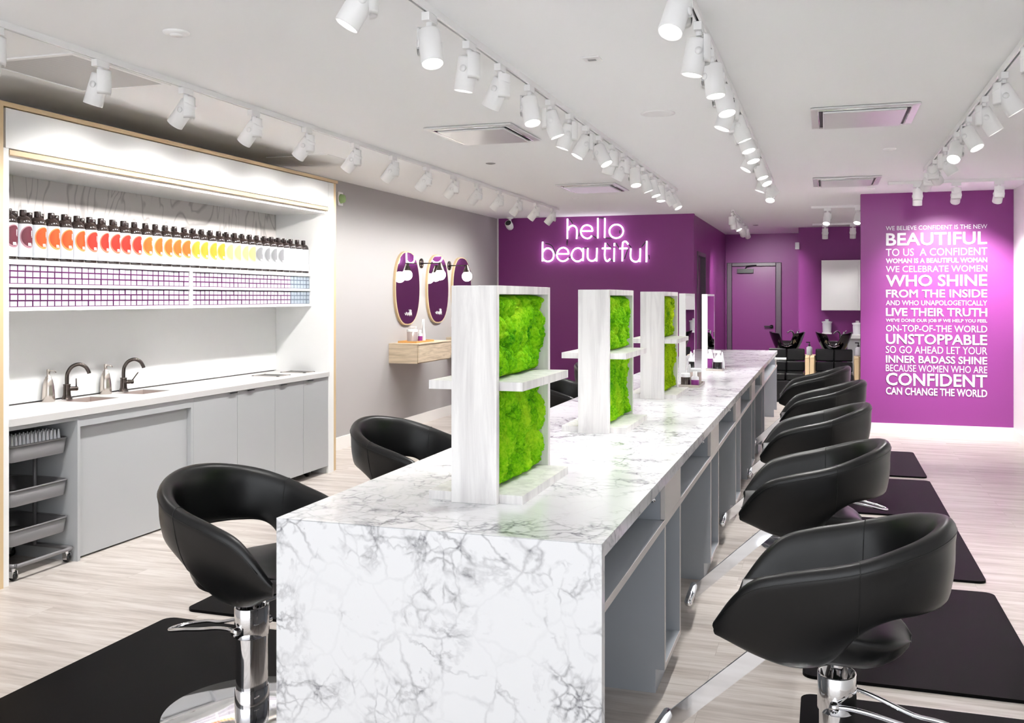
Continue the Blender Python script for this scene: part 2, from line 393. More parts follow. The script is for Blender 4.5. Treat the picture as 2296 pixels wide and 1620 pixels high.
MB().box(-.035, -.04, -.06, .035, .03, .06).build('case', 'fixture_white', t, bevel=.006)

# ------------------------------------------------------------------ tracks and track lamps
def track(x0, y0, x1, y1, label):
    t = thing('lighting_track', label, 'lighting track', (x0, y0, H), math.atan2(y1 - y0, x1 - x0))
    l = math.hypot(x1 - x0, y1 - y0)
    MB().box(0, -.018, -.03, l, -.006, 0).box(0, .006, -.03, l, .018, 0).box(0, -.006, -.012, l, .006, 0).build('rail', 'fixture_white', t)
    MB().box(0.01, -.0055, -.016, l - .01, .0055, -.012).build('conductor_slot', 'black_plastic', t)
    MB().box(l - .09, -.02, -.032, l, .02, 0).build('end_feed', 'fixture_white', t, bevel=.003)
lamp0 = None
def lamp_proto(tilt, power=1.0, cone=78):
    """lamp hanging at the origin and aimed at +X, tilted from the vertical"""
    t = bpy.data.objects.new('track_spotlight', None); C.objects.link(t); t.empty_display_size = .05
    MB().box(-.018, -.045, -.036, .018, .045, 0).lathe([(.014, -.036), (.014, -.055)], 12).build('adapter', 'fixture_white', t, bevel=.003)
    r = .052; k = 14; ang = [rad(112 + 136 * i / k) for i in range(k + 1)]
    top = .052; bot = .175
    P = [[(rr * math.cos(a), rr * math.sin(a), z) for a in ang] for rr, z in ((r, -top), (r, -bot + .02), (r - .004, -bot), (r - .006, -bot + .02), (r - .006, -top))]
    s_ = MB().grid(P, smooth=True)
    s_.prism([(r * math.cos(a), r * math.sin(a)) for a in ang], -top - .004, -top); s_.box(r * math.cos(ang[0]) - .002, -r * math.sin(ang[0]), -bot + .03, r * math.cos(ang[0]), r * math.sin(ang[0]), -top - .001)
    s_.build('housing', 'fixture_white', t)
    MB().box(-.020, -.036, -.078, -.0175, -.004, -.058).box(-.020, .004, -.078, -.0175, .036, -.058).build('driver_window', 'fixture_grille', t)
    X = T(.014, 0, -.128) @ RY(-rad(tilt)) @ RX(PI) @ T(0, 0, -.062)       # can axis points down and outwards
    MB().lathe([(0, -.0), (.040, 0), (.046, .004), (.0475, .01), (.0475, .158), (.044, .16), (.042, .150)], 28, X=X, cap=False).build('can', 'fixture_white', t)
    MB().lathe([(.042, .151), (.03, .146), (0, .144)], 24, X=X, cap=False).build('lens', 'lens', t)
    for sy in (-1, 1): MB().lathe([(0, 0), (.016, 0), (.016, .005), (0, .006)], 14, X=T(.004, sy * .048, -.128) @ RX(-sy * PI / 2)).build('pivot_cap', 'fixture_white', t)
    ld = bpy.data.lights.new('lamp_beam', 'SPOT'); ld.energy = SPOT * power; ld.spot_size = rad(cone); ld.spot_blend = 0.75; ld.shadow_soft_size = .035; ld.color = (1.0, .985, .965)
    lo = bpy.data.objects.new('lamp_beam', ld); C.objects.link(lo); lo.parent = t
    p = X @ Vector((0, 0, .165)); lo.matrix_local = T(*p) @ X.to_3x3().to_4x4() @ RX(PI)
    return t
protos = {}
def lamps(specs, where, group, xs=None, axis='y', fixed=0.0, near='near', power=1.0, cone=78):
    n = len(specs)
    for i, (p, az, tilt) in enumerate(specs):
        tl = 10 * round(tilt / 10); key = (tl, power)
        loc = (fixed, p, H - .03) if axis == 'y' else (p, fixed, H - .03)
        lab = 'white spotlight, %s from the %s end of %s' % (ORD[i], near, where)
        if key not in protos: protos[key] = lamp_proto(tl, power, cone); o = protos[key]; o.location = loc; o.rotation_euler = (0, 0, rad(az))
        else: o = dup(protos[key], loc, rad(az))
        for ch in o.children:
            if ch.name.startswith('adapter'): ch.rotation_euler = (0, 0, -rad(az) + (PI / 2 if axis == 'x' else 0))
        tag(o, lab, 'spotlight', group)
track(-3.45, -1.0, -3.48, 12.75, 'long white lighting track running beside the left wall')
track(-1.575, -1.0, -1.59, 10.85, 'long white lighting track left of centre, above the island')
track(-0.522, -1.0, -0.522, 10.3, 'long white lighting track above the right edge of the island')
track(0.90, -1.0, 0.90, 9.85, 'white lighting track running along the right side')
track(0.634, 10.9, 1.93, 10.9, 'short white track facing the purple quote wall')
track(-0.18, 13.5, 1.2, 13.5, 'short white track just before the shampoo basins')
track(-0.2, 16.65, 1.2, 16.65, 'short white track right behind the shampoo basins')
track(-1.22, 13.7, -1.27, 16.9, 'short white track pointing down the far corridor')
T1 = [3.307, 3.963, 4.643, 5.329, 5.992, 6.711, 7.407, 8.12, 8.80, 9.477, 10.184, 10.884, 11.62, 12.38]
lamps([(y, 180, 10 if i == 0 else 20 if i == 1 else 40) for i, y in enumerate(T1)], 'the left wall track', 'spotlights on the left wall track', fixed=-3.462, power=.42, cone=112)
lamps([(2.62, 235, 30), (3.14, 205, 30), (3.743, -50, 20), (4.219, 170, 10), (4.67, 165, 30), (5.183, -50, 20), (5.606, 15, 20), (6.08, 190, 20), (6.526, 205, 30), (6.956, -20, 30), (7.391, 150, 20), (7.854, 175, 30), (8.318, -60, 20), (8.758, 10, 20), (9.207, -20, 20), (9.68, -60, 10), (10.162, 20, 30), (10.6, -20, 30)],
      'the track above the moss stands', 'spotlights on the centre left track', fixed=-1.582, power=.3)
lamps([(3.62, 250, 30), (4.233, 190, 10), (4.726, -40, 10), (5.227, -50, 20), (5.665, 200, 20), (6.114, 10, 20), (6.589, -30, 20), (7.1, -40, 20), (7.6, 200, 30), (8.1, -30, 20), (8.6, -40, 30), (9.1, 190, 20), (9.6, 15, 40), (10.1, 265, 30)],
      'the track over the island right edge', 'spotlights on the centre right track', fixed=-0.522, power=.3)
lamps([(4.9, 5, 30), (5.665, 0, 30), (6.311, 0, 30), (6.984, -40, 30), (7.606, 250, 40), (8.316, 0, 30), (9.07, 65, 60), (9.577, 100, 60)],
      'the right side track', 'spotlights on the right side track', fixed=0.90, power=.33)
lamps([(0.92, 90, 10), (1.29, 90, 50), (1.69, 95, 40)], 'the short track at the quote wall', 'spotlights facing the quote wall', axis='x', fixed=10.9, near='left', power=1.2)
lamps([(0.03, 255, 30), (0.42, 250, 30)], 'the short track before the basins', 'spotlights before the shampoo basins', axis='x', fixed=13.5, near='left')
lamps([(0.0, 90, 10), (0.43, 90, 10)], 'the short track behind the basins', 'spotlights behind the shampoo basins', axis='x', fixed=16.65, near='left', power=.15)
lamps([(13.85, 70, 20), (14.3, -20, 30), (14.8, 20, 30), (15.3, 60, 30), (15.8, 100, 50), (16.4, 80, 60)], 'the corridor track by the far door', 'spotlights in the far corridor', fixed=-1.24)

# ------------------------------------------------------------------ sink cabinet against the left wall
FX = -4.26; Y0, Y1 = 4.13, 7.88            # front plane and ends of the unit
t = thing('sink_cabinet', 'tall white sink unit with lit shelf niche against the grey left wall', 'cabinet', (0, 0, 0))
MB().box(XL, Y0 + .024, 2.40, FX, Y1 - .131, 2.62).build('fascia', 'white_paint', t, bevel=.002)
MB().box(XL, Y0 - .03, 2.625, FX + .01, Y1 + .03, 2.65).box(XL, Y0 - .03, 0, FX + .01, Y0 - .002, 2.6249).box(XL, Y1 - .028, 0, FX - .01, Y1 + .03, 2.6249).box(FX - .03, Y0 + .046, 2.365, FX + .006, Y1 - .131, 2.392).build('edge_trim', 'gold_wood', t)
MB().box(XL, Y0, 0, FX, Y0 + .045, 2.399).build('side_panel', 'white_paint', t); MB().box(XL, Y1 - .13, 0, FX, Y1 - .03, 2.62).build('side_panel', 'white_paint', t)
MB().box(XL, Y0 + .045, 2.34, FX - .032, Y1 - .13, 2.40).build('soffit', 'white_paint', t)
MB().box(XL, Y0 + .045, 1.80, XL + .02, Y1 - .13, 2.34).build('niche_panel', 'swirl_paper', t)
MB().box(XL, Y0 + .045, .92, XL + .02, Y1 - .13, 1.80).build('back_panel', 'white_paint', t)
sh = MB()
SX = -4.43
for z0, z1 in ((1.772, 1.800), (1.640, 1.660), (1.503, 1.525)): sh.box(XL + .02, Y0 + .045, z0, SX, 7.75, z1)
for y0, y1 in ((Y0 + .045, Y0 + .06), (5.995, 6.025), (7.735, 7.75)): sh.box(XL + .021, y0, 1.52, SX - .001, y1, 1.775)
sh.build('product_shelf', 'white_paint', t)
# countertop with two cut-outs: strips around the openings
TOP = .911
ct = MB()
cut = [(5.03, 5.33), (5.56, 5.86)]; xa, xb = -4.74, -4.50
ct.box(xb, Y0 + .045, TOP - .04, FX + .012, Y1 - .13, TOP).box(XL + .02, Y0 + .045, TOP - .04, xa, Y1 - .13, TOP)
ys = [Y0 + .045, cut[0][0], cut[0][1], cut[1][0], cut[1][1], Y1 - .13]
for i in (0, 2, 4): ct.box(xa, ys[i], TOP - .04, xb, ys[i + 1], TOP)
ct.build('countertop', 'counter_grey', t)
for (a, b) in cut:
    s_ = MB()
    P = [[(xa, a, TOP - .004), (xb, a, TOP - .004), (xb, b, TOP - .004), (xa, b, TOP - .004)], [(xa + .01, a + .01, TOP - .15), (xb - .01, a + .01, TOP - .15), (xb - .01, b - .01, TOP - .15), (xa + .01, b - .01, TOP - .15)]]
    s_.grid(P, wrapv=True, smooth=False); s_.box(xa + .01, a + .01, TOP - .155, xb - .01, b - .01, TOP - .15)
    bs = s_.build('basin', 'sink_steel', t)
    MB().lathe([(.03, 0), (.03, .004), (.02, .002), (0, .002)], 18, X=T((xa + xb) / 2, (a + b) / 2, TOP - .15)).build('drain', 'chrome', bs)
for (a, b, c0, c1) in ((7.14, 7.34, -4.66, -4.40), (7.56, 7.74, -4.64, -4.39)):
    h = MB()
    for q in ((c0, a, TOP, c1, a + .02, TOP + .004), (c0, b - .02, TOP, c1, b, TOP + .004), (c0, a, TOP, c0 + .02, b, TOP + .004), (c1 - .02, a, TOP, c1, b, TOP + .004)): h.box(*q)
    o = h.build('waste_ring', 'steel', t)
    MB().box(c0 + .02, a + .02, TOP, c1 - .02, b - .02, TOP + .0015).build('opening', 'black_plastic', o)  # counter is uncut here: a black sheet stands for the dark inside the hole
# base: open bay, recessed panel, doors
MB().box(XL, Y0 + .045, TOP - .065, FX - .005, 4.69, TOP - .04).box(XL, 4.685, 0, FX, 4.707, TOP - .04).box(XL + .02, Y0 + .045, 0, XL + .04, 4.685, TOP - .04).build('open_bay', 'cabinet_grey', t)
MB().box(XL, 5.775, 0, FX - .002, 5.80, TOP - .04).build('divider', 'cabinet_grey', t)
MB().box(FX - .02, 4.708, .805, FX - .001, 5.774, TOP - .042).build('apron_panel', 'cabinet_grey', t)
MB().box(FX - .055, 4.709, .012, FX - .035, 5.773, .804).build('kick_panel', 'cabinet_grey', t)
doors = [(5.802, 6.338), (6.342, 6.865), (6.869, 7.316), (7.320, 7.748)]
for i, (a, b) in enumerate(doors):
    o = MB().box(FX - .022, a, .065, FX - .002, b, TOP - .044).build('door', 'cabinet_grey', t, bevel=.001)
    yh = {0: 6.22, 1: 6.45, 2: 6.93, 3: 7.36}[i]
    MB().box(FX - .01, yh, TOP - .052, FX + .014, yh + .10, TOP - .047).build('pull', 'chrome', o)
MB().lathe([(0, -.015), (.028, -.015), (.03, 0), (.028, .015), (0, .015)], 18, X=T(FX - .10, 7.55, .03) @ RX(PI / 2)).build('caster', 'black_plastic', t)

def soap(x, y, label):
    t = thing('soap_dispenser', label, 'soap dispenser', (x, y, TOP), 0, 'steel soap dispensers by the sinks')
    MB().lathe([(.038, 0), (.04, .004), (.039, .05), (.034, .10), (.026, .14), (.018, .152)], 28).build('bottle', 'steel', t)
    MB().lathe([(.018, .150), (.018, .160), (.010, .163), (.010, .175)], 20).build('collar', 'steel', t)
    MB().lathe([(.009, .172), (.011, .176), (.011, .205), (.008, .208)], 18).tube([(.0, .0, .198), (.012, .016, .198), (.02, .03, .195), (.024, .04, .185)], .0035, 8).build('pump', 'steel', t)
soap(-4.76, 4.98, 'brushed steel soap dispenser left of the first black faucet')
soap(-4.76, 5.50, 'brushed steel soap dispenser between the two black faucets')
def faucet(x, y, a, label):
    t = thing('faucet', label, 'faucet', (x, y, TOP), 0, 'black gooseneck faucets')
    MB().lathe([(.034, 0), (.030, .008), (.024, .03), (.022, .09), (.025, .098), (.016, .10)], 24).build('body', 'gunmetal', t)
    p = [(0, 0, .095), (0, 0, .14), (0.004, .004, .175), (.022, .02, .212), (.052, .048, .228), (.08, .075, .212), (.094, .088, .182), (.098, .092, .165)]
    MB().tube(smooth_path(p, 5), .0125, 14).build('spout', 'gunmetal', t)
    MB().lathe([(.015, 0), (.015, .045), (.010, .052), (0, .052)], 18, X=T(.012, .012, .068) @ RZ(rad(40)) @ RY(PI / 2)).tube([(.042, .037, .075), (.042 + .012 * a, .037 + .012 * a, .10), (.042 + .03 * a, .037 + .03 * a, .135)], .0042, 8).build('lever', 'gunmetal', t)
faucet(-4.76, 5.14, 0.0, 'black gooseneck faucet with upright lever at the near sink')
faucet(-4.76, 5.68, 1.0, 'black gooseneck faucet with tilted lever at the far sink')

# bottles: front row of 33 and the row behind
kinds = ['plum'] * 3 + ['orange'] * 4 + ['red'] * 5 + ['amber'] * 5 + ['yellow'] * 4 + ['cream'] * 4 + ['silver'] * 4 + ['white'] * 4
cw = dict(plum='plum red', orange='orange', red='red', amber='amber', yellow='yellow', cream='pale cream', silver='silver grey', white='white')
BR = .049
body_me = MB().lathe([(BR - .004, 0), (BR, .004), (BR, .216), (.0475, .228), (.043, .241), (.034, .252), (.023, .259), (.018, .261)], 28)
cap_mb = MB().lathe([(.0185, .259), (.0195, .262), (.0195, .292), (.0175, .295), (0, .295)], 20)
lab_mb = MB().lathe([(BR + .0006, .018), (BR + .0006, .212)], 40, cap=False)
bp = {}
def bottle(x, y, kind, label, group, rz=0):
    if kind not in bp:
        t = thing('color_bottle', label, 'bottle', (x, y, 1.8), rz, group); bp[kind] = t
        if len(bp) == 1:
            b = body_me.build('body', 'bottle_dark', t); c_ = cap_mb.build('cap', 'cap_dark', t); bp['_'] = (b, c_)
        else:
            for s_ in bp['_']: q = s_.copy(); C.objects.link(q); q.parent = t
        lab_mb.build('label', 'label_' + kind, t)
    else: dup(bp[kind], (x, y, 1.8), rz, label, group)
cnt = {}
for i, k in enumerate(kinds):
    y = 4.285 + i * .1066
    j = cnt.get(k, 0); cnt[k] = j + 1
    bottle(SX - .052 - (random.random() * .006), y, k, 'dark-capped bottle with %s oval, %s of its colour from the left, front row' % (cw[k], ORD[j]), 'colour bottles in the front row on the shelf', random.uniform(-.15, .1))
for i in range(32):
    k = kinds[i]; y = 4.325 + i * .106 + random.uniform(-.014, .014)
    bottle(SX - .158, y, k, 'dark-capped bottle in the back row behind the %s bottle of the front row' % ORD[i], 'colour bottles in the back row on the shelf')

# boxes of colour tubes, 3 high on two shelves, 32 columns in each bay
def box_mesh(name, m1, m2, w):
    b = MB().box(-.12, -w / 2 + .0006, 0, 0, w / 2 - .0006, .0365)
    b.box(.0, -w / 2 + .0045, .0045, .0012, w / 2 - .0045, .0325, 1)
    return b
bw1 = (5.993 - 4.192) / 32; bw2 = (7.733 - 6.027) / 32
bproto = {}
def tube_box(kind, bw, x, y, z, label, group):
    key = (kind, bw)
    if key not in bproto:
        o = box_mesh('b', None, None, bw).build('tube_box', ['box_purple', 'box_paper'] if kind == 'p' else ['box_slate', 'paper_blue']); bproto[key] = o; o.location = (x, y, z)
    else: o = bproto[key].copy(); C.objects.link(o); o.location = (x, y, z)
    tag(o, label, 'box', group)
rest = MB()
for si, (sn, zb) in enumerate((('upper shelf', 1.6605), ('lower shelf', 1.5255))):
    for bay, (ya, bw) in enumerate(((4.192, bw1), (6.027, bw2))):
        for cI in range(32):
            for ly in range(3):
                x = SX - .012 - random.random() * .004; y = ya + (cI + .5) * bw; z = zb + ly * .0368
                ln = ('bottom', 'middle', 'top')[ly]; bn = ('left bay', 'right bay')[bay]
                if bay == 1 and cI >= 26:
                    tube_box('s', bw, x, y, z, 'blue-grey box, %s layer, %s, %s column from the right end' % (ln, sn, ORD[31 - cI]), 'blue-grey colour boxes at the right end of the shelf')
                elif bay == 1 and cI >= 18:
                    rest.box(-.12, -bw / 2 + .0006, 0, 0, bw / 2 - .0006, .0365, 0, T(x, y, z)).box(0, -bw / 2 + .0045, .0045, .0012, bw / 2 - .0045, .0325, 1, T(x, y, z))
                else:
                    tube_box('p', bw, x, y, z, 'purple-edged white box, %s layer, %s, %s column of the %s' % (ln, sn, ORD[cI], bn), 'purple-edged colour boxes on the shelf')
o = rest.build('tube_boxes', ['box_purple', 'box_paper']); o['kind'] = 'stuff'; tag(o, 'remaining purple-edged white boxes stacked in the right bay beside the blue-grey ones', 'boxes')

# trolley in the open bay
t = thing('utility_cart', 'grey three-tier rolling cart parked in the open bay under the counter', 'cart', (-4.52, 4.452, 0))
for z0, z1 in ((.655, .745), (.405, .495), (.185, .272)):
    r = MB(); a, b = .21, .225
    outer = rrect(-a, -b, a, b, .045, 6); inner = rrect(-a + .004, -b + .004, a - .004, b - .004, .042, 6); low = rrect(-a + .012, -b + .012, a - .012, b - .012, .04, 6)
    P = [[(x, y, z0) for x, y in low], [(x, y, z1) for x, y in outer], [(x, y, z1) for x, y in inner], [(x * .97, y * .97, z0 + .004) for x, y in low]]
    r.grid(P, wrapv=True); r.prism([(x * .98, y * .98) for x, y in low], z0, z0 + .004)
    tr = r.build('tray', 'cart_grey', t)
    MB().tube([(x, y, z1) for x, y in outer], .0055, 8, closed=True).build('rim', 'cart_grey', tr)
for yy in (-.19, .19): MB().tube([(-.02, yy, .09), (-.02, yy, .80)], .011, 12).build('post', 'cart_grey', t)
MB().tube(smooth_path([(x, y, .085) for x, y in rrect(-.24, -.214, .24, .214, .04, 3)], 3, True), .012, 12, closed=True).build('base_frame', 'cart_grey', t)
for sx in (-1, 1):
    for sy in (-1, 1):
        o = MB().lathe([(.012, .075), (.012, .052)], 10, X=T(sx * .21, sy * .200, 0)).box(-.016, -.018, .02, .016, -.013, .056, 0, T(sx * .21, sy * .200, 0)).box(-.016, .013, .02, .016, .018, .056, 0, T(sx * .21, sy * .200, 0)).build('caster', 'chrome', t)
        MB().lathe([(0, -.011), (.024, -.011), (.027, 0), (.024, .011), (0, .011)], 18, X=T(sx * .21, sy * .200, .028) @ RX(PI / 2)).build('wheel', 'black_plastic', o)
k = 0; amp0 = None
for r in range(3):
    for i in range(13):
        x = -4.52 + .175 - r * .045; y = 4.452 - .175 + i * .029
        lab = 'upright white nozzle tube in the cart top tray, %s of the %s row' % (ORD[i], ('front', 'middle', 'rear')[r])
        if amp0 is None:
            amp0 = MB().lathe([(.010, 0), (.0105, .09), (.008, .105), (.004, .138), (0, .14)], 10).build('nozzle_tube', 'paper_white'); o = amp0
        else: o = amp0.copy(); C.objects.link(o)
        o.location = (x, y, .6595); o.rotation_euler = (0, 0, 0); tag(o, lab, 'tube', 'white nozzle tubes in the cart tray')
for z, lb in ((.4095, 'middle'), (.1895, 'lowest')):
    o = MB().lathe([(.02, 0), (.02, .15), (.018, .155), (0, .155)], 18).build('spray_tube', 'cart_grey'); o.location = (-4.50, 4.36, z); tag(o, 'grey cylinder standing in the %s tray of the cart' % lb, 'cylinder')

# ------------------------------------------------------------------ vanity shelves, mirrors, sconces on the left wall
for i, y in enumerate((10.2, 11.98)):
    t = thing('floating_vanity', ('pale oak floating drawer shelf, nearer one under the first oval mirror', 'pale oak floating drawer shelf, farther one beside the moss stand')[i], 'vanity shelf', (XL, y, 0), 0, 'oak vanities on the left wall')
    w_ = 1.0
    MB().box(0, 0, .82, .36, w_, 1.035).build('body', 'oak', t)
    MB().box(0, -.004, 1.035, .385, w_ + .004, 1.05).build('top', 'oak', t, bevel=.002)
    MB().box(.362, .006, .832, .38, w_ - .006, 1.028).build('drawer', 'oak', t, bevel=.001)
for i, y in enumerate((10.67, 11.63, 12.50)):
    t = thing('oval_mirror', ('gold-rimmed capsule mirror nearest the sink cabinet', 'gold-rimmed capsule mirror in the middle of the three', 'gold-rimmed capsule mirror partly behind the near moss stand')[i], 'mirror', (XL, y, 1.695), 0, 'capsule mirrors on the left wall')
    def caps(a, b, n=18):
        o = []
        for k in range(2 * n):
            th = 2 * PI * k / (2 * n); cy, sz = math.cos(th), math.sin(th)
            o.append((a * math.copysign(abs(cy) ** .8, cy), b * math.copysign(abs(sz) ** .92, sz)))
        return o
    X = Matrix(((0, 0, 1, 0), (1, 0, 0, 0), (0, 1, 0, 0), (0, 0, 0, 1)))
    MB().prism(caps(.36, .445), .0, .03, X=X, smooth=True).build('frame', 'gold_wood', t)
    gl = MB().prism(caps(.345, .43), .03, .034, X=X).build('glass', 'mirror_glass', t)
    sc_ = MB()   # white handwritten decal strokes low on the glass
    pts = [(.035, yy, zz) for yy, zz in ((-.10, -.30), (-.07, -.325), (-.05, -.29), (-.02, -.33), (.0, -.295), (.02, -.33), (.04, -.29), (.05, -.34), (.07, -.26), (.075, -.33), (.10, -.29))]
    sc_.tube(smooth_path(pts, 3), .0035, 6); sc_.tube(smooth_path([(.035, .03, -.26), (.035, .06, -.30), (.035, .09, -.265), (.035, .11, -.34)], 3), .0035, 6)
    sc_.build('decal', 'paper_white', gl)
for i, y in enumerate((11.14, 12.08)):
    t = thing('wall_sconce', ('globe sconce between the first and second capsule mirrors', 'globe sconce between the second and third capsule mirrors')[i], 'wall lamp', (XL, y, 2.01), 0, 'globe wall sconces between the mirrors')
    MB().lathe([(.062, 0), (.062, .012), (.02, .018), (0, .018)], 24, X=RY(PI / 2)).build('wall_plate', 'gunmetal', t)
    MB().tube([(.01, 0, 0), (.26, 0, 0)], .007, 10).build('arm', 'gunmetal', t)
    MB().lathe([(.022, .0), (.026, -.03), (.055, -.10)], 24, X=T(.26, 0, 0.01), cap=True).build('cup', 'gunmetal', t)
    MB().lathe([(.05, -.10)] + [(.068 * math.sin(rad(a)), -.150 - .068 * math.cos(rad(180 - a)) * -1 * -1) for a in range(130, -1, -10)][::1], 24, X=T(.26, 0, 0.01), cap=False)
    gm = MB(); prof = [(.068 * math.sin(rad(a)), -.155 + .068 * math.cos(rad(a))) for a in range(45, 181, 9)]
    gm.lathe(prof, 24, X=T(.26, 0, .01), cap=False).build('globe', 'globe', t)
    ld = bpy.data.lights.new('globe_glow', 'POINT'); ld.energy = 2; ld.shadow_soft_size = .07; ld.color = (1, .95, .88)
    lo = bpy.data.objects.new('globe_glow', ld); C.objects.link(lo); lo.parent = t; lo.location = (.36, 0, -.17)
for i, y in enumerate((11.2, 12.2)):
    o = MB().box(0, -.04, -.06, .006, .04, .06).build('wall_outlet', 'fixture_white', None, (XL, y, 1.25), bevel=.002); tag(o, ('wall outlet plate beside the first capsule mirror', 'wall outlet plate beside the second capsule mirror')[i], 'outlet')

# shared small products
def jar(x, y, z, label, grp, r=.045, h=.09, body='gunmetal', lid='fixture_white'):
    t = thing('jar', label, 'jar', (x, y, z), 0, grp)
    MB().lathe([(r, 0), (r, h), (r * .96, h + .002)], 24).build('body', body, t)
    MB().lathe([(r * 1.04, h), (r * 1.04, h + .022), (r * .9, h + .03), (0, h + .03)], 24).build('lid', lid, t)
def tube_bottle(x, y, z, label, grp, r=.024, h=.12, cap='fixture_white'):
    t = thing('product_bottle', label, 'bottle', (x, y, z), 0, grp)
    MB().lathe([(r, 0), (r, h), (r * .5, h + .012)], 20).build('body', 'paper_white', t)
    MB().lathe([(r * 1.02, h * .12), (r * 1.02, h * .72)], 20, cap=False).build('label', 'label_purple', t)
    MB().lathe([(r * .6, h + .008), (r * .55, h + .045), (0, h + .047)], 16).build('cap', cap, t)
def cone(x, y, z, label, grp, h=.16):
    o = MB().lathe([(.026, 0), (.024, h * .35), (.006, h * .95), (0, h)], 16).build('nozzle_bottle', 'clear_plastic', None, (x, y, z)); tag(o, label, 'bottle', grp)
def spray(x, y, z, label, grp):
    t = thing('spray_bottle', label, 'spray bottle', (x, y, z), 0, grp)
    MB().lathe([(.034, 0), (.036, .01), (.036, .11), (.014, .14)], 20).build('body', 'clear_plastic', t)
    MB().box(-.05, -.011, .15, .022, .011, .178).box(-.012, -.012, .138, .012, .012, .152).box(-.04, -.006, .115, -.032, .006, .15).build('trigger_head', 'fixture_white', t, bevel=.003)
def tray(x0, y0, x1, y1, z, m, label, grp=None):
    t = thing('product_tray', label, 'tray', ((x0 + x1) / 2, (y0 + y1) / 2, z), 0, grp); a, b = (x1 - x0) / 2, (y1 - y0) / 2
    MB().box(-a, -b, 0, a, b, .008).build('base', m, t)
    MB().box(-a, -b, .008, a, -b + .008, .022).box(-a, b - .008, .008, a, b, .022).box(-a, -b + .008, .008, -a + .008, b - .008, .022).box(a - .008, -b + .008, .008, a, b - .008, .022).build('rim', m, t, bevel=.002)
for i, y in enumerate((10.32, 12.05)):
    w1 = ('near', 'far')[i]; z = 1.0505; gp = 'products on the %s oak vanity' % w1
    tray(XL + .06, y, XL + .30, y + .52, z, 'bamboo', 'bamboo tray of products on the %s oak vanity' % w1)
    jar(XL + .20, y + .10, z + .0085, 'pinkish steel canister with clear lid on the %s bamboo tray' % w1, gp, .062, .12, 'canister', 'clear_plastic')
    tube_bottle(XL + .24, y + .24, z + .0085, 'white bottle with purple label on the %s bamboo tray' % w1, gp, .026, .09)
    spray(XL + .14, y + .30, z + .0085, 'white trigger spray bottle on the %s bamboo tray' % w1, gp)
    cone(XL + .24, y + .34, z + .0085, 'white upright cone nozzle bottle on the %s bamboo tray' % w1, gp, .22)
    cone(XL + .20, y + .43, z + .0085, 'tall white tube standing at the far end of the %s bamboo tray' % w1, gp, .24)

# ------------------------------------------------------------------ island
IX0, IX1, IY0, IY1, IZ = -1.665, -0.605, 2.69, 13.3, .878
t = thing('styling_island', 'long white marble waterfall island with grey open cubbies below', 'island', (0, 0, 0))
MB().box(IX0, IY0 + .0402, IZ - .045, IX1, IY1, IZ).box(IX0, IY0, IZ - .0012, IX1, IY0 + .0402, IZ).build('countertop', 'marble', t)
MB().box(IX0, IY0, 0, IX1, IY0 + .04, IZ - .002).build('waterfall_end', 'marble', t, bevel=.0015)
MB().box(-1.16, IY0 + .04, 0, -1.11, IY1 - .05, IZ - .045).build('spine_panel', 'island_grey', t)
towers = [(3.84, 4.28), (5.46, 5.89), (7.04, 7.47), (8.60, 9.04), (10.05, 10.46)]
for sx, side in ((1, 'right'), (-1, 'left')):
    e = (IX1 - .002) if sx > 0 else (IX0 + .002); sp = -1.11 if sx > 0 else -1.16
    def bx(mb, a, y0, z0, b, y1, z1): mb.box(min(a, b), y0, z0, max(a, b), y1, z1)
    s_ = MB(); bx(s_, sp, IY0 + .04, .672, e - sx * .0025, IY1 - .05, .692); s_.build('cubby_shelf', 'island_grey', t)
    s_ = MB(); bx(s_, e - sx * .002, IY0 + .041, .668, e, IY1 - .05, .694); s_.build('shelf_edge', 'island_front', t)
    for k, (a, b) in enumerate(towers + [(13.21, 13.23)]):
        last = k == len(towers)
        for y in ((a, b - .02) if not last else (a,)):
            s_ = MB()
            bx(s_, sp, y, .095, e - sx * .002, y + .02, .671); bx(s_, sp, y, 0, e - sx * .038, y + .02, .095)
            bx(s_, sp, y, .6925, e - sx * .019, y + .02, IZ - .046)
            dv = s_.build('divider', 'island_grey', t)
        if not last:
            s_ = MB(); bx(s_, sp, a + .02, .095, e - sx * .002, b - .02, .115); bx(s_, e - sx * .05, a + .02, 0, e - sx * .038, b - .02, .095)
            s_.build('bottom_shelf', 'island_grey', t)
        if not last:
            s_ = MB(); bx(s_, e - sx * .018, a + .0005, .6945, e, b - .0005, IZ - .046); s_.build('drawer_front', 'island_front', t)
            s_ = MB()
            for y in (a, b - .02): bx(s_, e - sx * .0019, y - .0003, .0955, e, y + .0203, .6678)
            bx(s_, e - sx * .0019, a + .021, .0955, e, b - .021, .117)
            s_.build('edge_band', 'island_front', t)
            MB().lathe([(.008, 0), (.006, .012), (.012, .018), (.010, .026), (0, .028)], 14, X=T(e - sx * .045, a, .775) @ RX(PI / 2)).build('hook_knob', 'chrome', t)

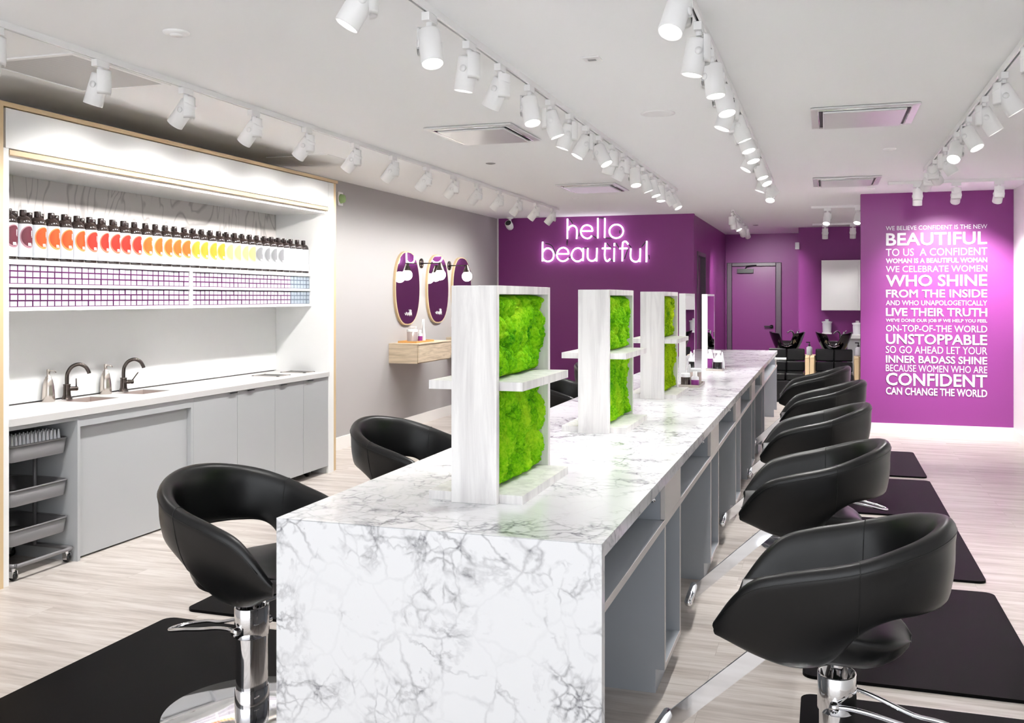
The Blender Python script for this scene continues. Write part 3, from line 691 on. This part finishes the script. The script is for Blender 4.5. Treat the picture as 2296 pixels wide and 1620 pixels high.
def moss_mesh(y0, y1, z0, z1, x, sx, seed):
    ny, nz = int((y1 - y0) / .0042), int((z1 - z0) / .0042); P = []
    for i in range(ny + 1):
        row = []
        for j in range(nz + 1):
            y = y0 + (y1 - y0) * i / ny; z = z0 + (z1 - z0) * j / nz
            e = min(i, ny - i, j, nz - j) / 5.0; e = min(1, e) ** .5
            q = Vector((y * 1.0 + seed, z * .5, seed * 2.7))
            wv = noise.noise_vector(q * 9) * .045
            F = noise.voronoi(Vector(((y + wv.x) * 14 + seed, (z + wv.y) * 6.5, seed)))[0]
            lump = min(1, (F[1] - F[0]) * 2.2) ** .45
            G = noise.voronoi(Vector(((y + wv.z) * 40, (z + wv.x * 1.4) * 19, seed * 3)))[0]
            mid = min(1, (G[1] - G[0]) * 2.0) ** .6
            fine = noise.fractal(Vector((y * 120, z * 75, seed)), .6, 2.3, 5)
            d = e * (.004 + .042 * lump + .014 * (1 - min(1, F[0])) + .013 * mid + .0075 * fine)
            row.append((x + sx * d, y, z))
        P.append(row)
    return P
def sprigs(mb, y0, y1, z0, z1, x, sx, n, rs):
    for _ in range(n):
        y = rs.uniform(y0, y1); z = rs.uniform(z0, z1); a = rs.uniform(0, 2 * PI); l = rs.uniform(.012, .03)
        p0 = Vector((x + sx * .025, y, z)); d_ = Vector((sx * rs.uniform(.4, 1.0), math.cos(a) * .7, math.sin(a) * .7)).normalized() * l
        mb.tube([p0, p0 + d_ * .6, p0 + d_ + Vector((0, 0, -.003))], [.0022, .0016, .0003], 4)
us = [(3.085, 3.755), (4.87, 5.54), (6.645, 7.315)]
wn_ = ('nearest', 'middle', 'farthest')
for i, (y0, y1) in enumerate(us):
    t = thing('moss_stand', ('tall white shelf stand with bright green moss at the near end of the island', 'white shelf stand with green moss in the middle of the three', 'white shelf stand with lime moss before the island mirrors')[i], 'moss stand', (0, 0, 0), 0, 'moss display stands on the island')
    a, b = -1.222, -1.058; zt = 1.622; z = IZ
    MB().box(a, y0, z, b, y0 + .03, zt - .0005).box(a, y1 - .03, z, b, y1, zt - .0005).box(a, y0 + .03, zt - .03, b, y1 - .03, zt).build('frame', 'white_ash', t, bevel=.0012)
    MB().box(-1.15, y0 + .03, z, -1.13, y1 - .03, zt - .03).build('back_board', 'white_ash', t)
    MB().box(-1.32, y0 + .09, z, -.975, y1 + .06 - .09, z + .03).box(-1.15, y0 + .05, z, -1.13, y1 - .05, z + .01).build('base_plate', 'white_ash', t, bevel=.001) if False else None
    for sx in (1, -1):
        xa_ = b + .001 if sx > 0 else a - .001; xb_ = -.975 if sx > 0 else -1.318
        inner = -1.129 if sx > 0 else -1.151
        for zz, nm in ((z, 'base_plate'), (1.262, 'shelf')):
            s_ = MB(); lo, hi = sorted((inner, xa_)); s_.box(lo, y0 + .031, zz, hi, y1 - .031, zz + .03)
            lo, hi = sorted((xa_, xb_)); s_.prism([(xa_, y0 + .03), (xb_, y0 + .03), (xb_, y1 - .03), (xa_, y1 - .03)][::(1 if sx > 0 else -1)], zz, zz + .03)
            s_.build(nm, 'white_ash', t)
        for k, (za, zb_) in enumerate(((z + .031, 1.261), (1.293, zt - .031))):
            mb = MB().grid(moss_mesh(y0 + .031, y1 - .031, za, zb_, -1.129 if sx > 0 else -1.151, sx, 3.1 * i + k * 1.7 + sx))
            sprigs(mb, y0 + .05, y1 - .05, za + .03, zb_ - .03, -1.129 if sx > 0 else -1.151, sx, 260, random)
            mb.build('moss_panel', 'moss_lime' if i == 2 or (i + k == 1 and False) else 'moss_bright', t)
for i, (y0, y1) in enumerate(((8.04, 8.64), (9.60, 10.24))):
    t = thing('mirror_stand', ('slim white framed upright mirror on the island, nearer of the two', 'slim white framed upright mirror on the island, farther of the two')[i], 'mirror', (0, 0, 0), 0, 'upright mirrors on the island')
    a, b, z, zt = -1.155, -1.10, IZ, 1.615
    f_ = MB()
    for q in ((a, y0, z, b, y0 + .02, zt), (a, y1 - .02, z, b, y1, zt), (a, y0 + .02, zt - .02, b, y1 - .02, zt), (a, y0 + .02, z, b, y1 - .02, z + .02)): f_.box(*q)
    f_.build('frame', 'fixture_white', t, bevel=.002)
    for x in (b - .004, a + .001): MB().box(x, y0 + .02, z + .02, x + .003, y1 - .02, zt - .02).build('glass', 'mirror_glass', t)
    MB().box(a + .006, y0 + .02, z + .02, b - .006, y1 - .02, zt - .02).build('core', 'fixture_white', t)
for i, (y, nm) in enumerate(((7.58, 'near'), (9.36, 'far'))):
    z = IZ + .0085; gp = 'products on the %s island tray' % nm
    tray(-1.09, y, -.93, y + .36, IZ, 'steel', 'slim steel product tray on the island, %s one' % ('before the near mirror' if i == 0 else 'before the far mirror'))
    if i == 0:
        jar(-1.045, y + .055, z, 'black jar with white lid on the near island tray', gp, .036, .07, 'gunmetal')
        jar(-.975, y + .14, z, 'pinkish canister with clear lid on the near island tray', gp, .044, .105, 'canister', 'clear_plastic')
        tube_bottle(-.97, y + .05, z, 'short purple and white labelled cup on the near island tray', gp, .03, .07)
        cone(-1.04, y + .19, z, 'pale cone nozzle bottle standing on the near island tray', gp)
        cone(-1.04, y + .27, z, 'pale cone nozzle bottle at the rear of the near island tray', gp)
    else:
        tube_bottle(-1.055, y + .06, z, 'tall white bottle with purple label on the far island tray', gp, .024, .15)
        jar(-.985, y + .08, z, 'wide black jar with white lid on the far island tray', gp, .045, .075, 'black_gloss')
        spray(-.99, y + .22, z, 'white spray bottle behind the jar on the far island tray', gp)
        cone(-.95, y + .17, z, 'pale cone nozzle bottle at the right of the far island tray', gp, .17)
        cone(-1.05, y + .17, z, 'pale cone nozzle bottle between bottle and jar on the far tray', gp, .17)
        jar(-1.05, y + .28, z, 'small black jar at the back left of the far island tray', gp, .03, .06, 'black_gloss')
t = thing('dryer_holder', 'white fold-out holder bracket at the far right corner of the island', 'holder', (IX1, 12.6, .80))
MB().box(0, -.1, 0, .14, .1, .02).build('plate', 'fixture_white', t, bevel=.004)
MB().box(.002, -.02, -.08, .02, .02, 0).build('bracket', 'fixture_white', t)

# ------------------------------------------------------------------ salon chairs
def cr(tab, s):                       # smooth interpolation of a table
    n = len(tab)
    for i in range(n - 1):
        (a, va), (b, vb) = tab[i], tab[i + 1]
        if s <= b + 1e-9:
            h = b - a; t = max(0, min(1, (s - a) / h))
            m0 = (vb - tab[i - 1][1]) / (b - tab[i - 1][0]) if i else 0
            m1 = (tab[i + 2][1] - va) / (tab[i + 2][0] - a) if i + 2 < n else (vb - va) / h
            t2, t3 = t * t, t ** 3
            return (2 * t3 - 3 * t2 + 1) * va + (t3 - 2 * t2 + t) * h * m0 + (-2 * t3 + 3 * t2) * vb + (t3 - t2) * h * m1
    return tab[-1][1]
def lerp(tab, s):
    for (a, va), (b, vb) in zip(tab, tab[1:]):
        if s <= b: return va + (vb - va) * max(0, (s - a) / (b - a))
    return tab[-1][1]
def make_chair(name_label):
    t = thing('salon_chair', name_label, 'salon chair')
    n = 72
    def plan(s):                      # outer rim outline, s in [-1,1], 0 = middle of the back, +-1 = front corners
        a = abs(s); sg = 1 if s >= 0 else -1
        if a < .5: th = a / .5 * PI / 2; x, y = -.04 - .305 * math.cos(th), .325 * math.sin(th)
        else:
            q = (a - .5) / .5; x = -.04 + .378 * q; y = .325 - .02 * q ** 2 - .06 * q ** 4
        return x, sg * y
    zt = [(0, .922), (.25, .892), (.5, .828), (.7, .79), (.84, .752), (.93, .685), (1, .605)]
    zb = [(0, .675), (.2, .673), (.34, .662), (.44, .61), (.52, .53), (.6, .482), (.72, .468), (.86, .49), (1, .545)]
    th_ = [(0, .062), (.5, .055), (.85, .045), (1, .03)]
    lean = [(0, .12), (.3, .16), (.55, .40), (.8, .42), (1, .35)]
    P = []
    for i in range(n + 1):
        s = -1 + 2 * i / n; a = abs(s); x, y = plan(s)
        x2, y2 = plan(min(1, s + .01)); x1, y1 = plan(max(-1, s - .01))
        tx, ty = x2 - x1, y2 - y1; l = math.hypot(tx, ty) or 1; nx, ny = -ty / l, tx / l     # inward or outward normal
        if nx * x + ny * y > 0: nx, ny = -nx, -ny                                            # inward
        Z1, Z0, tk, ln = cr(zt, a), cr(zb, a), cr(th_, a), cr(lean, a)
        hgt = Z1 - Z0; row = []
        prof = [(ln * hgt * 1.0 + .012, Z0 + .004), (ln * hgt * .82, Z0 + .012), (ln * hgt * .55, Z0 + hgt * .22), (ln * hgt * .22, Z0 + hgt * .5), (.01, Z1 - .06 if hgt > .12 else Z1 - hgt * .5), (0.0, Z1 - .03 if hgt > .08 else Z1 - hgt * .3), (tk * .22, Z1 - .006), (tk * .5, Z1), (tk * .85, Z1 - .006), (tk * 1.1, Z1 - .03 if hgt > .08 else Z1 - hgt * .3),
                (tk * 1.1 + ln * hgt * .18, Z0 + hgt * .5), (tk * 1.0 + ln * hgt * .5, Z0 + hgt * .22), (tk * .8 + ln * hgt * .8, Z0 + .014), (tk * .45 + ln * hgt, Z0 + .002)]
        for (d_, z) in prof: row.append((x + nx * d_, y + ny * d_, z))
        P.append(row)
    sh = MB().grid(P, wrapv=True)
    sh.add(P[0], [tuple(range(len(P[0])))[::-1]], 0, True); sh.add(P[-1], [tuple(range(len(P[-1])))], 0, True)
    shell = sh.build('shell', 'leather', t, subsurf=1)
    def lim(i, k):
        m_ = len(P[0]); w = (1 / 6, 4 / 6, 1 / 6); q = Vector((0, 0, 0))
        for a_, wa in zip((-1, 0, 1), w):
            for b_, wb in zip((-1, 0, 1), w): q += Vector(P[max(0, min(n, i + a_))][(k + b_) % m_]) * wa * wb
        return q
    def seam(rows, idx, nm):
        mb = MB()
        for r_ in rows: mb.tube(smooth_path([lim(r_, k) for k in idx], 4), .0016, 6)
        mb.build(nm, 'leather_seam', shell)
    for q0 in (int(n * .27), int(n * .73)): seam([q0], [0, 1, 2, 3, 4, 5, 6, 7, 8, 9, 10, 11], 'side_seam')
    mb = MB(); mb.tube([lim(i, 5) for i in range(2, n - 1)], .0015, 6); mb.build('rim_seam', 'leather_seam', shell)
    # seat pan with raised sides and a tongue at the rear
    nu, nv = 26, 18; top = []; bot = []
    for i in range(nu + 1):
        q = i / nu; x = -.215 + .543 * q
        if x < -.02: w_ = .235 * math.sqrt(max(0.0, 1 - ((x + .02) / .197) ** 2)) + .002
        else: w_ = .235 + .012 * min(1, (x + .02) / .25) - .03 * max(0, (x - .24) / .09)
        f_ = max(0, (x - .30) / .09); rt = []; rb = []
        for j in range(nv + 1):
            v_ = -1 + 2 * j / nv
            k_ = max(0, min(1, (x + .15) / .2)); raise_ = (.045 - .02 * max(0, (x - .15) / .18)) * abs(v_) ** 3 * k_ - .02 * abs(v_) ** 6 * (1 - k_)
            edge = .0 if x > -.02 else 0.0
            zt_ = .59 + raise_ - .012 * f_ * f_ - .015 * max(0, (-.12 - x) / .1) ** 2
            zb_ = .455 + .06 * abs(v_) ** 2 + .095 * max(0, (x - .05) / .32) + .03 * max(0, (-.1 - x) / .12)
            zm = (zt_ + zb_) / 2; sh_ = max(.0, 1 - max(0, (-.09 - x) / .126) ** 2.6) ** .5; zt_ = zm + (zt_ - zm) * sh_; zb_ = zm + (zb_ - zm) * sh_
            rt.append((x, v_ * w_, zt_)); rb.append((x * .97, v_ * w_ * .86, min(zb_, zt_ - .002 - .013 * sh_)))
        top.append(rt); bot.append(rb)
    ring = [[*(top[i]), *(bot[i][::-1])] for i in range(nu + 1)]
    se = MB().grid(ring, wrapv=True); se.add(ring[0], [tuple(range(len(ring[0])))[::-1]], 0, True); se.add(ring[-1], [tuple(range(len(ring[-1])))], 0, True)
    se.build('seat', 'leather', t, subsurf=1)
    MB().box(-.05, -.05, .452, .12, .05, .47).lathe([(.02, .36), (.02, .456)], 16).build('seat_mount', 'chrome', t, bevel=.004)
    # oval hydraulic column on a round base
    MB().lathe([(.345, 0), (.345, .006), (.33, .014), (.09, .022), (0, .022)], 64).build('base', 'chrome', t)
    MB().lathe([(.070, .022), (.070, .105), (.068, .107)], 40, sx=.82, sy=1).build('column_sleeve', 'chrome', t)
    MB().lathe([(.065, .105), (.065, .31)], 40, sx=.82, sy=1).build('column', 'chrome', t)
    MB().lathe([(.067, .30), (.071, .304), (.071, .412), (.068, .416), (.063, .412), (.063, .37), (0, .37)], 40, sx=.82, sy=1, cap=False).build('column_head', 'chrome', t)
    mb = MB()
    pl = [(0, -.078, .335), (-.05, -.082, .338), (-.12, -.07, .325), (-.22, -.05, .298), (-.30, -.058, .286), (-.40, -.045, .262), (-.43, 0, .255), (-.40, .045, .262), (-.30, .058, .286), (-.22, .05, .298), (-.12, .07, .325), (-.05, .082, .338), (0, .078, .335)]
    mb.tube(smooth_path(pl, 4), .0075, 10)
    for sy in (-1, 1): mb.lathe([(.015, 0), (.015, .028), (0, .03)], 14, X=T(0, sy * .066, .335) @ RX(-sy * PI / 2))
    mb.build('pump_lever', 'chrome', t)
    # footrest: flat bar sloping forward with a rounded crossbar
    mb = MB(); a, b = Vector((.17, 0, .50)), Vector((.565, 0, .135)); d_ = (b - a).normalized(); up = Vector((-d_.z, 0, d_.x)).normalized() * .026
    for (p, q) in ((a, b),):
        o = [k + u_ + Vector((0, sy * w2, 0)) for k, w2 in ((p, .010), (q, .009)) for u_, sy in ((up, -1), (up, 1), (-up, 1), (-up, -1))]
        mb.add(o, [(0, 1, 2, 3), (7, 6, 5, 4), (0, 4, 5, 1), (1, 5, 6, 2), (2, 6, 7, 3), (3, 7, 4, 0)])
    fr = mb.build('footrest', 'chrome', t)
    MB().tube([(.575, -.155, .13), (.575, -.15, .13), (.575, -.14, .13), (.575, .14, .13), (.575, .15, .13), (.575, .155, .13)], [.008, .015, .019, .019, .015, .008], 14).build('crossbar', 'chrome', fr)
    return t
chair0 = make_chair('x')
def chair(x, y, rz, dz, label, group):
    global used
    if not used: o = chair0; used = True; o.location = (x, y, 0); o.rotation_euler = (0, 0, rad(rz)); o['label'] = label; o['group'] = group
    else: o = dup(chair0, (x, y, 0), rad(rz), label, group)
used = False
for i, (x, y, r_, dz) in enumerate(((.035, 3.17, 174, 0), (-.05, 4.78, 182, 0), (-.06, 6.45, 182, 0), (-.02, 8.25, 182, 0), (-.10, 9.9, 182, 0))):
    chair(x, y, r_, dz, ('black leather salon chair closest to the camera, right of the island', 'black salon chair right of the island, second from the camera', 'black salon chair in the middle of the row right of the island', 'black salon chair right of the island, second from the shampoo basins', 'black salon chair right of the island, nearest the shampoo basins')[i], 'salon chairs along the right side of the island')
for i, (x, y, r_) in enumerate(((-2.07, 3.175, -12), (-2.12, 4.80, -12), (-2.12, 6.4, -12), (-2.10, 8.0, -12), (-2.10, 9.6, -12))):
    chair(x, y, r_, 0, ('black leather salon chair left of the island, closest to the camera', 'black salon chair left of the island, behind the nearest left chair', 'black salon chair hidden behind the near moss stand, left side', 'black salon chair seen between the first two moss stands, nearer one', 'black salon chair seen between the first two moss stands, farther one')[i], 'salon chairs along the left side of the island')
rm = None
for sd, xs in (('right', (-.09, .85)), ('left', (-3.07, -2.13))):
    for i, (y0, y1) in enumerate(((2.50, 3.99), (4.18, 5.655), (5.86, 7.33), (7.48, 8.95), (9.12, 10.56)) if sd == 'right' else ((2.52, 3.98), (4.11, 5.57), (5.72, 7.18), (7.32, 8.78))):
        lab = 'black anti-fatigue mat %s of the island, %s from the camera' % (sd, ORD[i])
        o = MB().prism(rrect(xs[0], y0, xs[1], y1, .05, 5), .0005, .014).build('floor_mat', 'black_mat', bevel=.005); tag(o, lab, 'mat', 'anti-fatigue mats %s of the island' % sd)

# ------------------------------------------------------------------ neon sign
NE = {'h':[[(-3.69,2.768),(-3.692,2.466)],[(-3.681,2.596),(-3.664,2.636),(-3.612,2.663),(-3.564,2.641),(-3.544,2.587),(-3.548,2.463)]],'e':[[(-3.476,2.578),(-3.304,2.574),(-3.313,2.621),(-3.338,2.649),(-3.391,2.666),(-3.447,2.646),(-3.478,2.597),(-3.478,2.541),(-3.447,2.491),(-3.391,2.466),(-3.345,2.475),(-3.315,2.505)]],'l':[[(-3.222,2.765),(-3.224,2.465)]],'l2':[[(-3.115,2.762),(-3.118,2.47)]],
'b':[[(-4.078,2.428),(-4.083,2.131)],[(-4.073,2.274),(-4.044,2.313),(-3.99,2.329),(-3.928,2.294),(-3.904,2.227),(-3.928,2.155),(-3.992,2.128),(-4.05,2.145),(-4.076,2.179)]],'e2':[[(-3.85,2.241),(-3.672,2.238),(-3.684,2.29),(-3.715,2.322),(-3.761,2.334),(-3.819,2.309),(-3.851,2.248),(-3.847,2.187),(-3.807,2.142),(-3.755,2.13),(-3.709,2.144),(-3.676,2.173)]],
'a':[[(-3.456,2.27),(-3.485,2.31),(-3.532,2.324),(-3.589,2.3),(-3.626,2.229),(-3.612,2.168),(-3.561,2.128),(-3.507,2.128),(-3.459,2.16)],[(-3.445,2.322),(-3.451,2.13)]],'u':[[(-3.374,2.324),(-3.38,2.209),(-3.365,2.153),(-3.323,2.129),(-3.278,2.136),(-3.247,2.168)],[(-3.236,2.322),(-3.242,2.121)]],'t':[[(-3.108,2.394),(-3.118,2.227),(-3.108,2.15),(-3.076,2.122),(-3.035,2.158)],[(-3.16,2.313),(-3.029,2.311)]],
'i':[[(-2.97,2.389),(-2.971,2.345)],[(-2.974,2.315),(-2.977,2.114)]],'f':[[(-2.764,2.367),(-2.799,2.408),(-2.832,2.403),(-2.848,2.365),(-2.854,2.117)],[(-2.898,2.307),(-2.775,2.307)]],'u2':[[(-2.726,2.306),(-2.728,2.178),(-2.703,2.129),(-2.661,2.11),(-2.618,2.117),(-2.594,2.153)],[(-2.585,2.304),(-2.59,2.106)]],'l3':[[(-2.489,2.411),(-2.495,2.102)]]}
WI = [[(-3.664,2.767),(-3.612,2.694)],[(-3.496,2.581),(-3.521,2.498)],[(-3.306,2.505),(-3.233,2.465)],[(-3.21,2.772),(-3.132,2.767)],[(-3.11,2.468),(-3.015,2.464)],[(-2.89,2.578),(-2.895,2.529)],[(-4.044,2.402),(-3.98,2.39),(-3.928,2.35),(-3.876,2.238)],[(-3.436,2.325),(-3.374,2.324)],[(-3.698,2.457),(-3.704,2.368)],[(-3.093,2.391),(-3.026,2.319)],[(-2.954,2.389),(-2.904,2.317)],[(-2.771,2.304),(-2.826,2.152)],[(-2.764,2.367),(-2.722,2.319)],[(-2.568,2.328),(-2.506,2.402)],[(-2.465,2.207),(-2.454,2.142)],[(-3.669,2.174),(-3.646,2.207)],[(-3.037,2.155),(-2.993,2.116)]]
t = thing('neon_sign', 'white glowing neon sign reading hello beautiful on the purple wall', 'neon sign', (-3.28, 14.055, 2.44))
def nt(mb, pts, r, y=0):
    P = [(x + 3.28, y, z - 2.44) for x, z in pts]
    mb.tube(smooth_path(P, 6) if len(P) > 2 else P, r, 10)
for k, strokes in NE.items():
    mb = MB()
    for s_ in strokes:
        if k in ('e', 'e2'): nt(mb, s_[:2], .0115); nt(mb, s_[1:], .0115)
        else: nt(mb, s_, .0115)
    mb.build('letter', 'neon', t)
mb = MB(); ring = [(-2.943 + .105 * math.cos(2 * PI * k / 24), 2.563 + .101 * math.sin(2 * PI * k / 24)) for k in range(24)]
mb.tube([(x + 3.28, 0, z - 2.44) for x, z in ring], .0115, 10, closed=True).build('letter', 'neon', t)
for s_ in WI: mb = MB(); nt(mb, s_, .0075, .02); mb.build('wire', 'black_plastic', t)
mb = MB()
for x, z in ((-3.69, 2.60), (-3.39, 2.47), (-3.22, 2.6), (-3.116, 2.6), (-2.84, 2.56), (-4.08, 2.25), (-3.76, 2.13), (-3.45, 2.2), (-3.24, 2.2), (-3.115, 2.2), (-2.976, 2.2), (-2.853, 2.2), (-2.588, 2.2), (-2.492, 2.25)): mb = MB(); mb.tube([(x + 3.28, 0, z - 2.44), (x + 3.28, .044, z - 2.44)], .004, 6); mb.build('standoff', 'clear_plastic', t)

# ------------------------------------------------------------------ lettering on the feature wall
LINES = [('WE BELIEVE CONFIDENT IS THE NEW', 78, 108, 0), ('BEAUTIFUL', 127, 218, 2), ('TO US  A CONFIDENT', 238, 290, 0), ('WOMAN IS A BEAUTIFUL WOMAN', 307, 341, 2), ('WE CELEBRATE WOMEN', 360, 404, 0), ('WHO SHINE', 423, 506, 2), ('FROM THE INSIDE', 527, 584, 2), ('AND WHO UNAPOLOGETICALLY', 603, 638, 1), ('LIVE THEIR TRUTH', 657, 715, 2), ("WE'VE DONE OUR JOB IF WE HELP YOU FEEL", 732, 762, 1), ('ON-TOP-OF-THE WORLD', 777, 824, 1), ('UNSTOPPABLE', 840, 913, 2), ('SO GO AHEAD LET YOUR', 925, 976, 0), ('INNER BADASS SHINE', 992, 1045, 2), ('BECAUSE WOMEN WHO ARE', 1057, 1105, 0), ('CONFIDENT', 1115, 1205, 2), ('CAN CHANGE THE WORLD', 1217, 1270, 2)]
t = thing('wall_lettering', 'white block lettering of seventeen lines on the purple quote wall', 'lettering', (1.213, 12.065, 1.43))
dg = bpy.context.evaluated_depsgraph_get()
for s_, ya, yb, bold in LINES:
    cu = bpy.data.curves.new('t', 'FONT'); cu.body = s_; cu.size = 1; cu.bevel_depth = (.001, .007, .024)[bold]; cu.bevel_resolution = 0; cu.extrude = .0; cu.resolution_u = 3
    ob = bpy.data.objects.new('t', cu); C.objects.link(ob); dg.update()
    me = bpy.data.meshes.new_from_object(ob.evaluated_get(dg)); bpy.data.objects.remove(ob)
    xs = [v.co.x for v in me.vertices]; ys = [v.co.y for v in me.vertices]
    z1 = 2.415 - (ya - 78) * 1.96 / 1188; z0 = 2.415 - (yb - 78) * 1.96 / 1188; x0, x1 = .676, 1.75
    for v in me.vertices:
        v.co = ((v.co.x - min(xs)) / (max(xs) - min(xs)) * (x1 - x0) + x0 - 1.213, -v.co.z * .05, (v.co.y - min(ys)) / (max(ys) - min(ys)) * (z1 - z0) + z0 - 1.43) if True else v.co
    me.materials.append(M['paper_white'])
    o = bpy.data.objects.new('text_line', me); C.objects.link(o); o.parent = t; o['label'] = 'text line reading ' + s_.lower()

# ------------------------------------------------------------------ shampoo area
for i, x in enumerate((-.57, .13)):
    wn2 = ('left', 'right')[i]
    t = thing('shampoo_chair', 'black quilted shampoo chair with wooden arms, %s one' % ('beside the far island end' if i == 0 else 'next to the purple quote wall'), 'shampoo chair', (x, 15.6, 0), 0, 'quilted shampoo chairs')
    for r in range(2):
        for c_ in range(2):
            MB().box(-.27 + c_ * .272, .0 + r * -.03, .60 - r * .16 - .0, -.002 + c_ * .272, .07 - r * .03, .79 - r * .195 + (.0)).build('back_cushion', 'leather', t, bevel=.02, seg=3) if r == 0 else MB().box(-.27 + c_ * .272, -.04, .44, -.002 + c_ * .272, .06, .595).build('back_cushion', 'leather', t, bevel=.02, seg=3)
    for c_ in range(2): MB().box(-.27 + c_ * .272, -.50, .33, -.002 + c_ * .272, 0, .44).build('seat_cushion', 'leather', t, bevel=.025, seg=3)
    MB().box(-.27, -.53, .05, .27, -.48, .33).build('leg_rest', 'leather', t, bevel=.012)
    MB().box(-.25, -.46, .0, .25, .1, .33).build('base', 'black_plastic', t)
    for sx in (-1, 1):
        xx = sx * .315
        MB().box(xx - .03, -.48, .665, xx + .03, .05, .69).box(xx - .03, -.48, 0, xx + .03, -.44, .665).box(xx - .03, .01, 0, xx + .03, .05, .665).build('armrest', 'light_wood', t, bevel=.005)
    t = thing('shampoo_bowl', 'glossy black shampoo basin with neck notch behind the %s' % ('far door side shampoo chair' if i == 0 else 'shampoo chair by the quote wall'), 'basin', (x, 15.82, .775), 0, 'black shampoo basins')
    mb = MB(); n = 48; P = []
    for (rs, z, inn) in ((.17, 0, 0), (.20, .05, 0), (.27, .22, 0), (.275, .25, 0), (.255, .25, 1), (.235, .2, 1), (.17, .06, 1), (.02, .05, 1)):
        row = []
        for k in range(n):
            a = 2 * PI * k / n; px, py = rs * 1.02 * math.cos(a), rs * 1.0 * math.sin(a)
            front = max(0, 1 - abs(((a - 1.5 * PI + PI) % (2 * PI)) - PI) / .36)
            fr = min(1, front * 2.2); fr = fr * fr * (3 - 2 * fr)
            zz = z - (.17 * fr if z > .15 else 0)
            bk = max(0, min(1, (math.sin(a) - .6) / .35)); bk = bk * bk * (3 - 2 * bk)
            if z > .15: zz -= .13 * bk; zz += .03 * abs(math.cos(a)) ** 4
            row.append((px, py, zz))
        P.append(row)
    mb.grid(P, wrapv=True).build('bowl', 'black_gloss', t, subsurf=1)
    fc = MB().tube(smooth_path([(.09, .17, .17), (.09, .15, .24), (.05, .10, .28), (.0, .06, .25)], 5), .012, 10).lathe([(.022, 0), (.022, .03), (.01, .05)], 12, X=T(.15, .16, .22)).tube([(.15, .16, .25), (.19, .15, .29)], .008)
    fc.build('faucet', 'chrome', t)
    MB().tube(smooth_path([(-.08, -.20, .07), (0, -.235, .045), (.08, -.20, .07)], 5), .006, 8).lathe([(0, -.012), (.014, 0), (0, .012)], 12, X=T(0, -.25, .05)).build('clip', 'chrome', t)
    MB().box(-.12, -.12, -.76, .12, .12, .0).build('pedestal', 'black_plastic', t)
t = thing('side_pedestal', 'low pale wooden stand between the two shampoo chairs', 'stand', (-.22, 16.25, 0))
MB().box(-.09, -.15, 0, .09, .15, .66).build('body', 'light_wood', t, bevel=.004)
for i, x in enumerate((-.24, .50)):
    if i: 
        q = thing('side_pedestal', 'pale wooden stand right of the shampoo chair by the quote wall', 'stand', (.52, 16.1, 0)); MB().box(-.06, -.15, 0, .2, .15, .66).build('body', 'light_wood', q, bevel=.004)
    t = thing('pump_bottle', ('white pump bottle with black pump between the shampoo chairs', 'white pump bottle with black pump at the right shampoo chair')[i], 'bottle', (x, 16.2, .6605), 0, 'pump bottles by the shampoo chairs')
    MB().lathe([(.045, 0), (.045, .12), (.02, .14)], 20).build('body', 'paper_white', t)
    MB().lathe([(.018, .14), (.018, .17), (.008, .17), (.008, .20)], 14).box(-.05, -.008, .195, .012, .008, .212).build('pump', 'black_plastic', t)
t = thing('wall_cabinet', 'white wall cupboard on the purple wall above the shampoo basins', 'cabinet', (0, 0, 0))
MB().box(-.06, 17.2, 1.365, 1.25, 17.5, 2.215).build('body', 'white_paint', t)
for a, b in ((-.058, .528), (.532, 1.12)): MB().box(a, 17.18, 1.367, b, 17.199, 2.213).build('door', 'white_paint', t, bevel=.002)
t = thing('back_counter', 'white counter with grey cupboards behind the shampoo basins', 'counter', (0, 0, 0))
MB().box(.33, 16.95, .90, 1.5, 17.49, .96).build('top', 'white_paint', t, bevel=.004)
MB().box(.36, 16.99, 0, 1.5, 17.49, .90).build('body', 'cabinet_grey', t)
for i, (x, z0) in enumerate(((.03, .0), (.52, .0))):
    t = thing('dispenser', ('white flared dispenser on the wall behind the basin notch', 'white flared dispenser standing on the back counter')[i], 'dispenser', (x, 17.40 if i == 0 else 17.3, .98 if i == 0 else .9605), 0)
    MB().lathe([(.07, 0), (.075, .14), (.07, .16)], 20).build('body', 'paper_white', t)
    MB().lathe([(.08, .16), (.09, .19), (.03, .20), (.03, .23), (0, .23)], 20).build('lid', 'clear_plastic', t)
    if i == 0: MB().box(-.08, -.1, -.02, .08, .1, -.0).build('bracket', 'fixture_white', t)
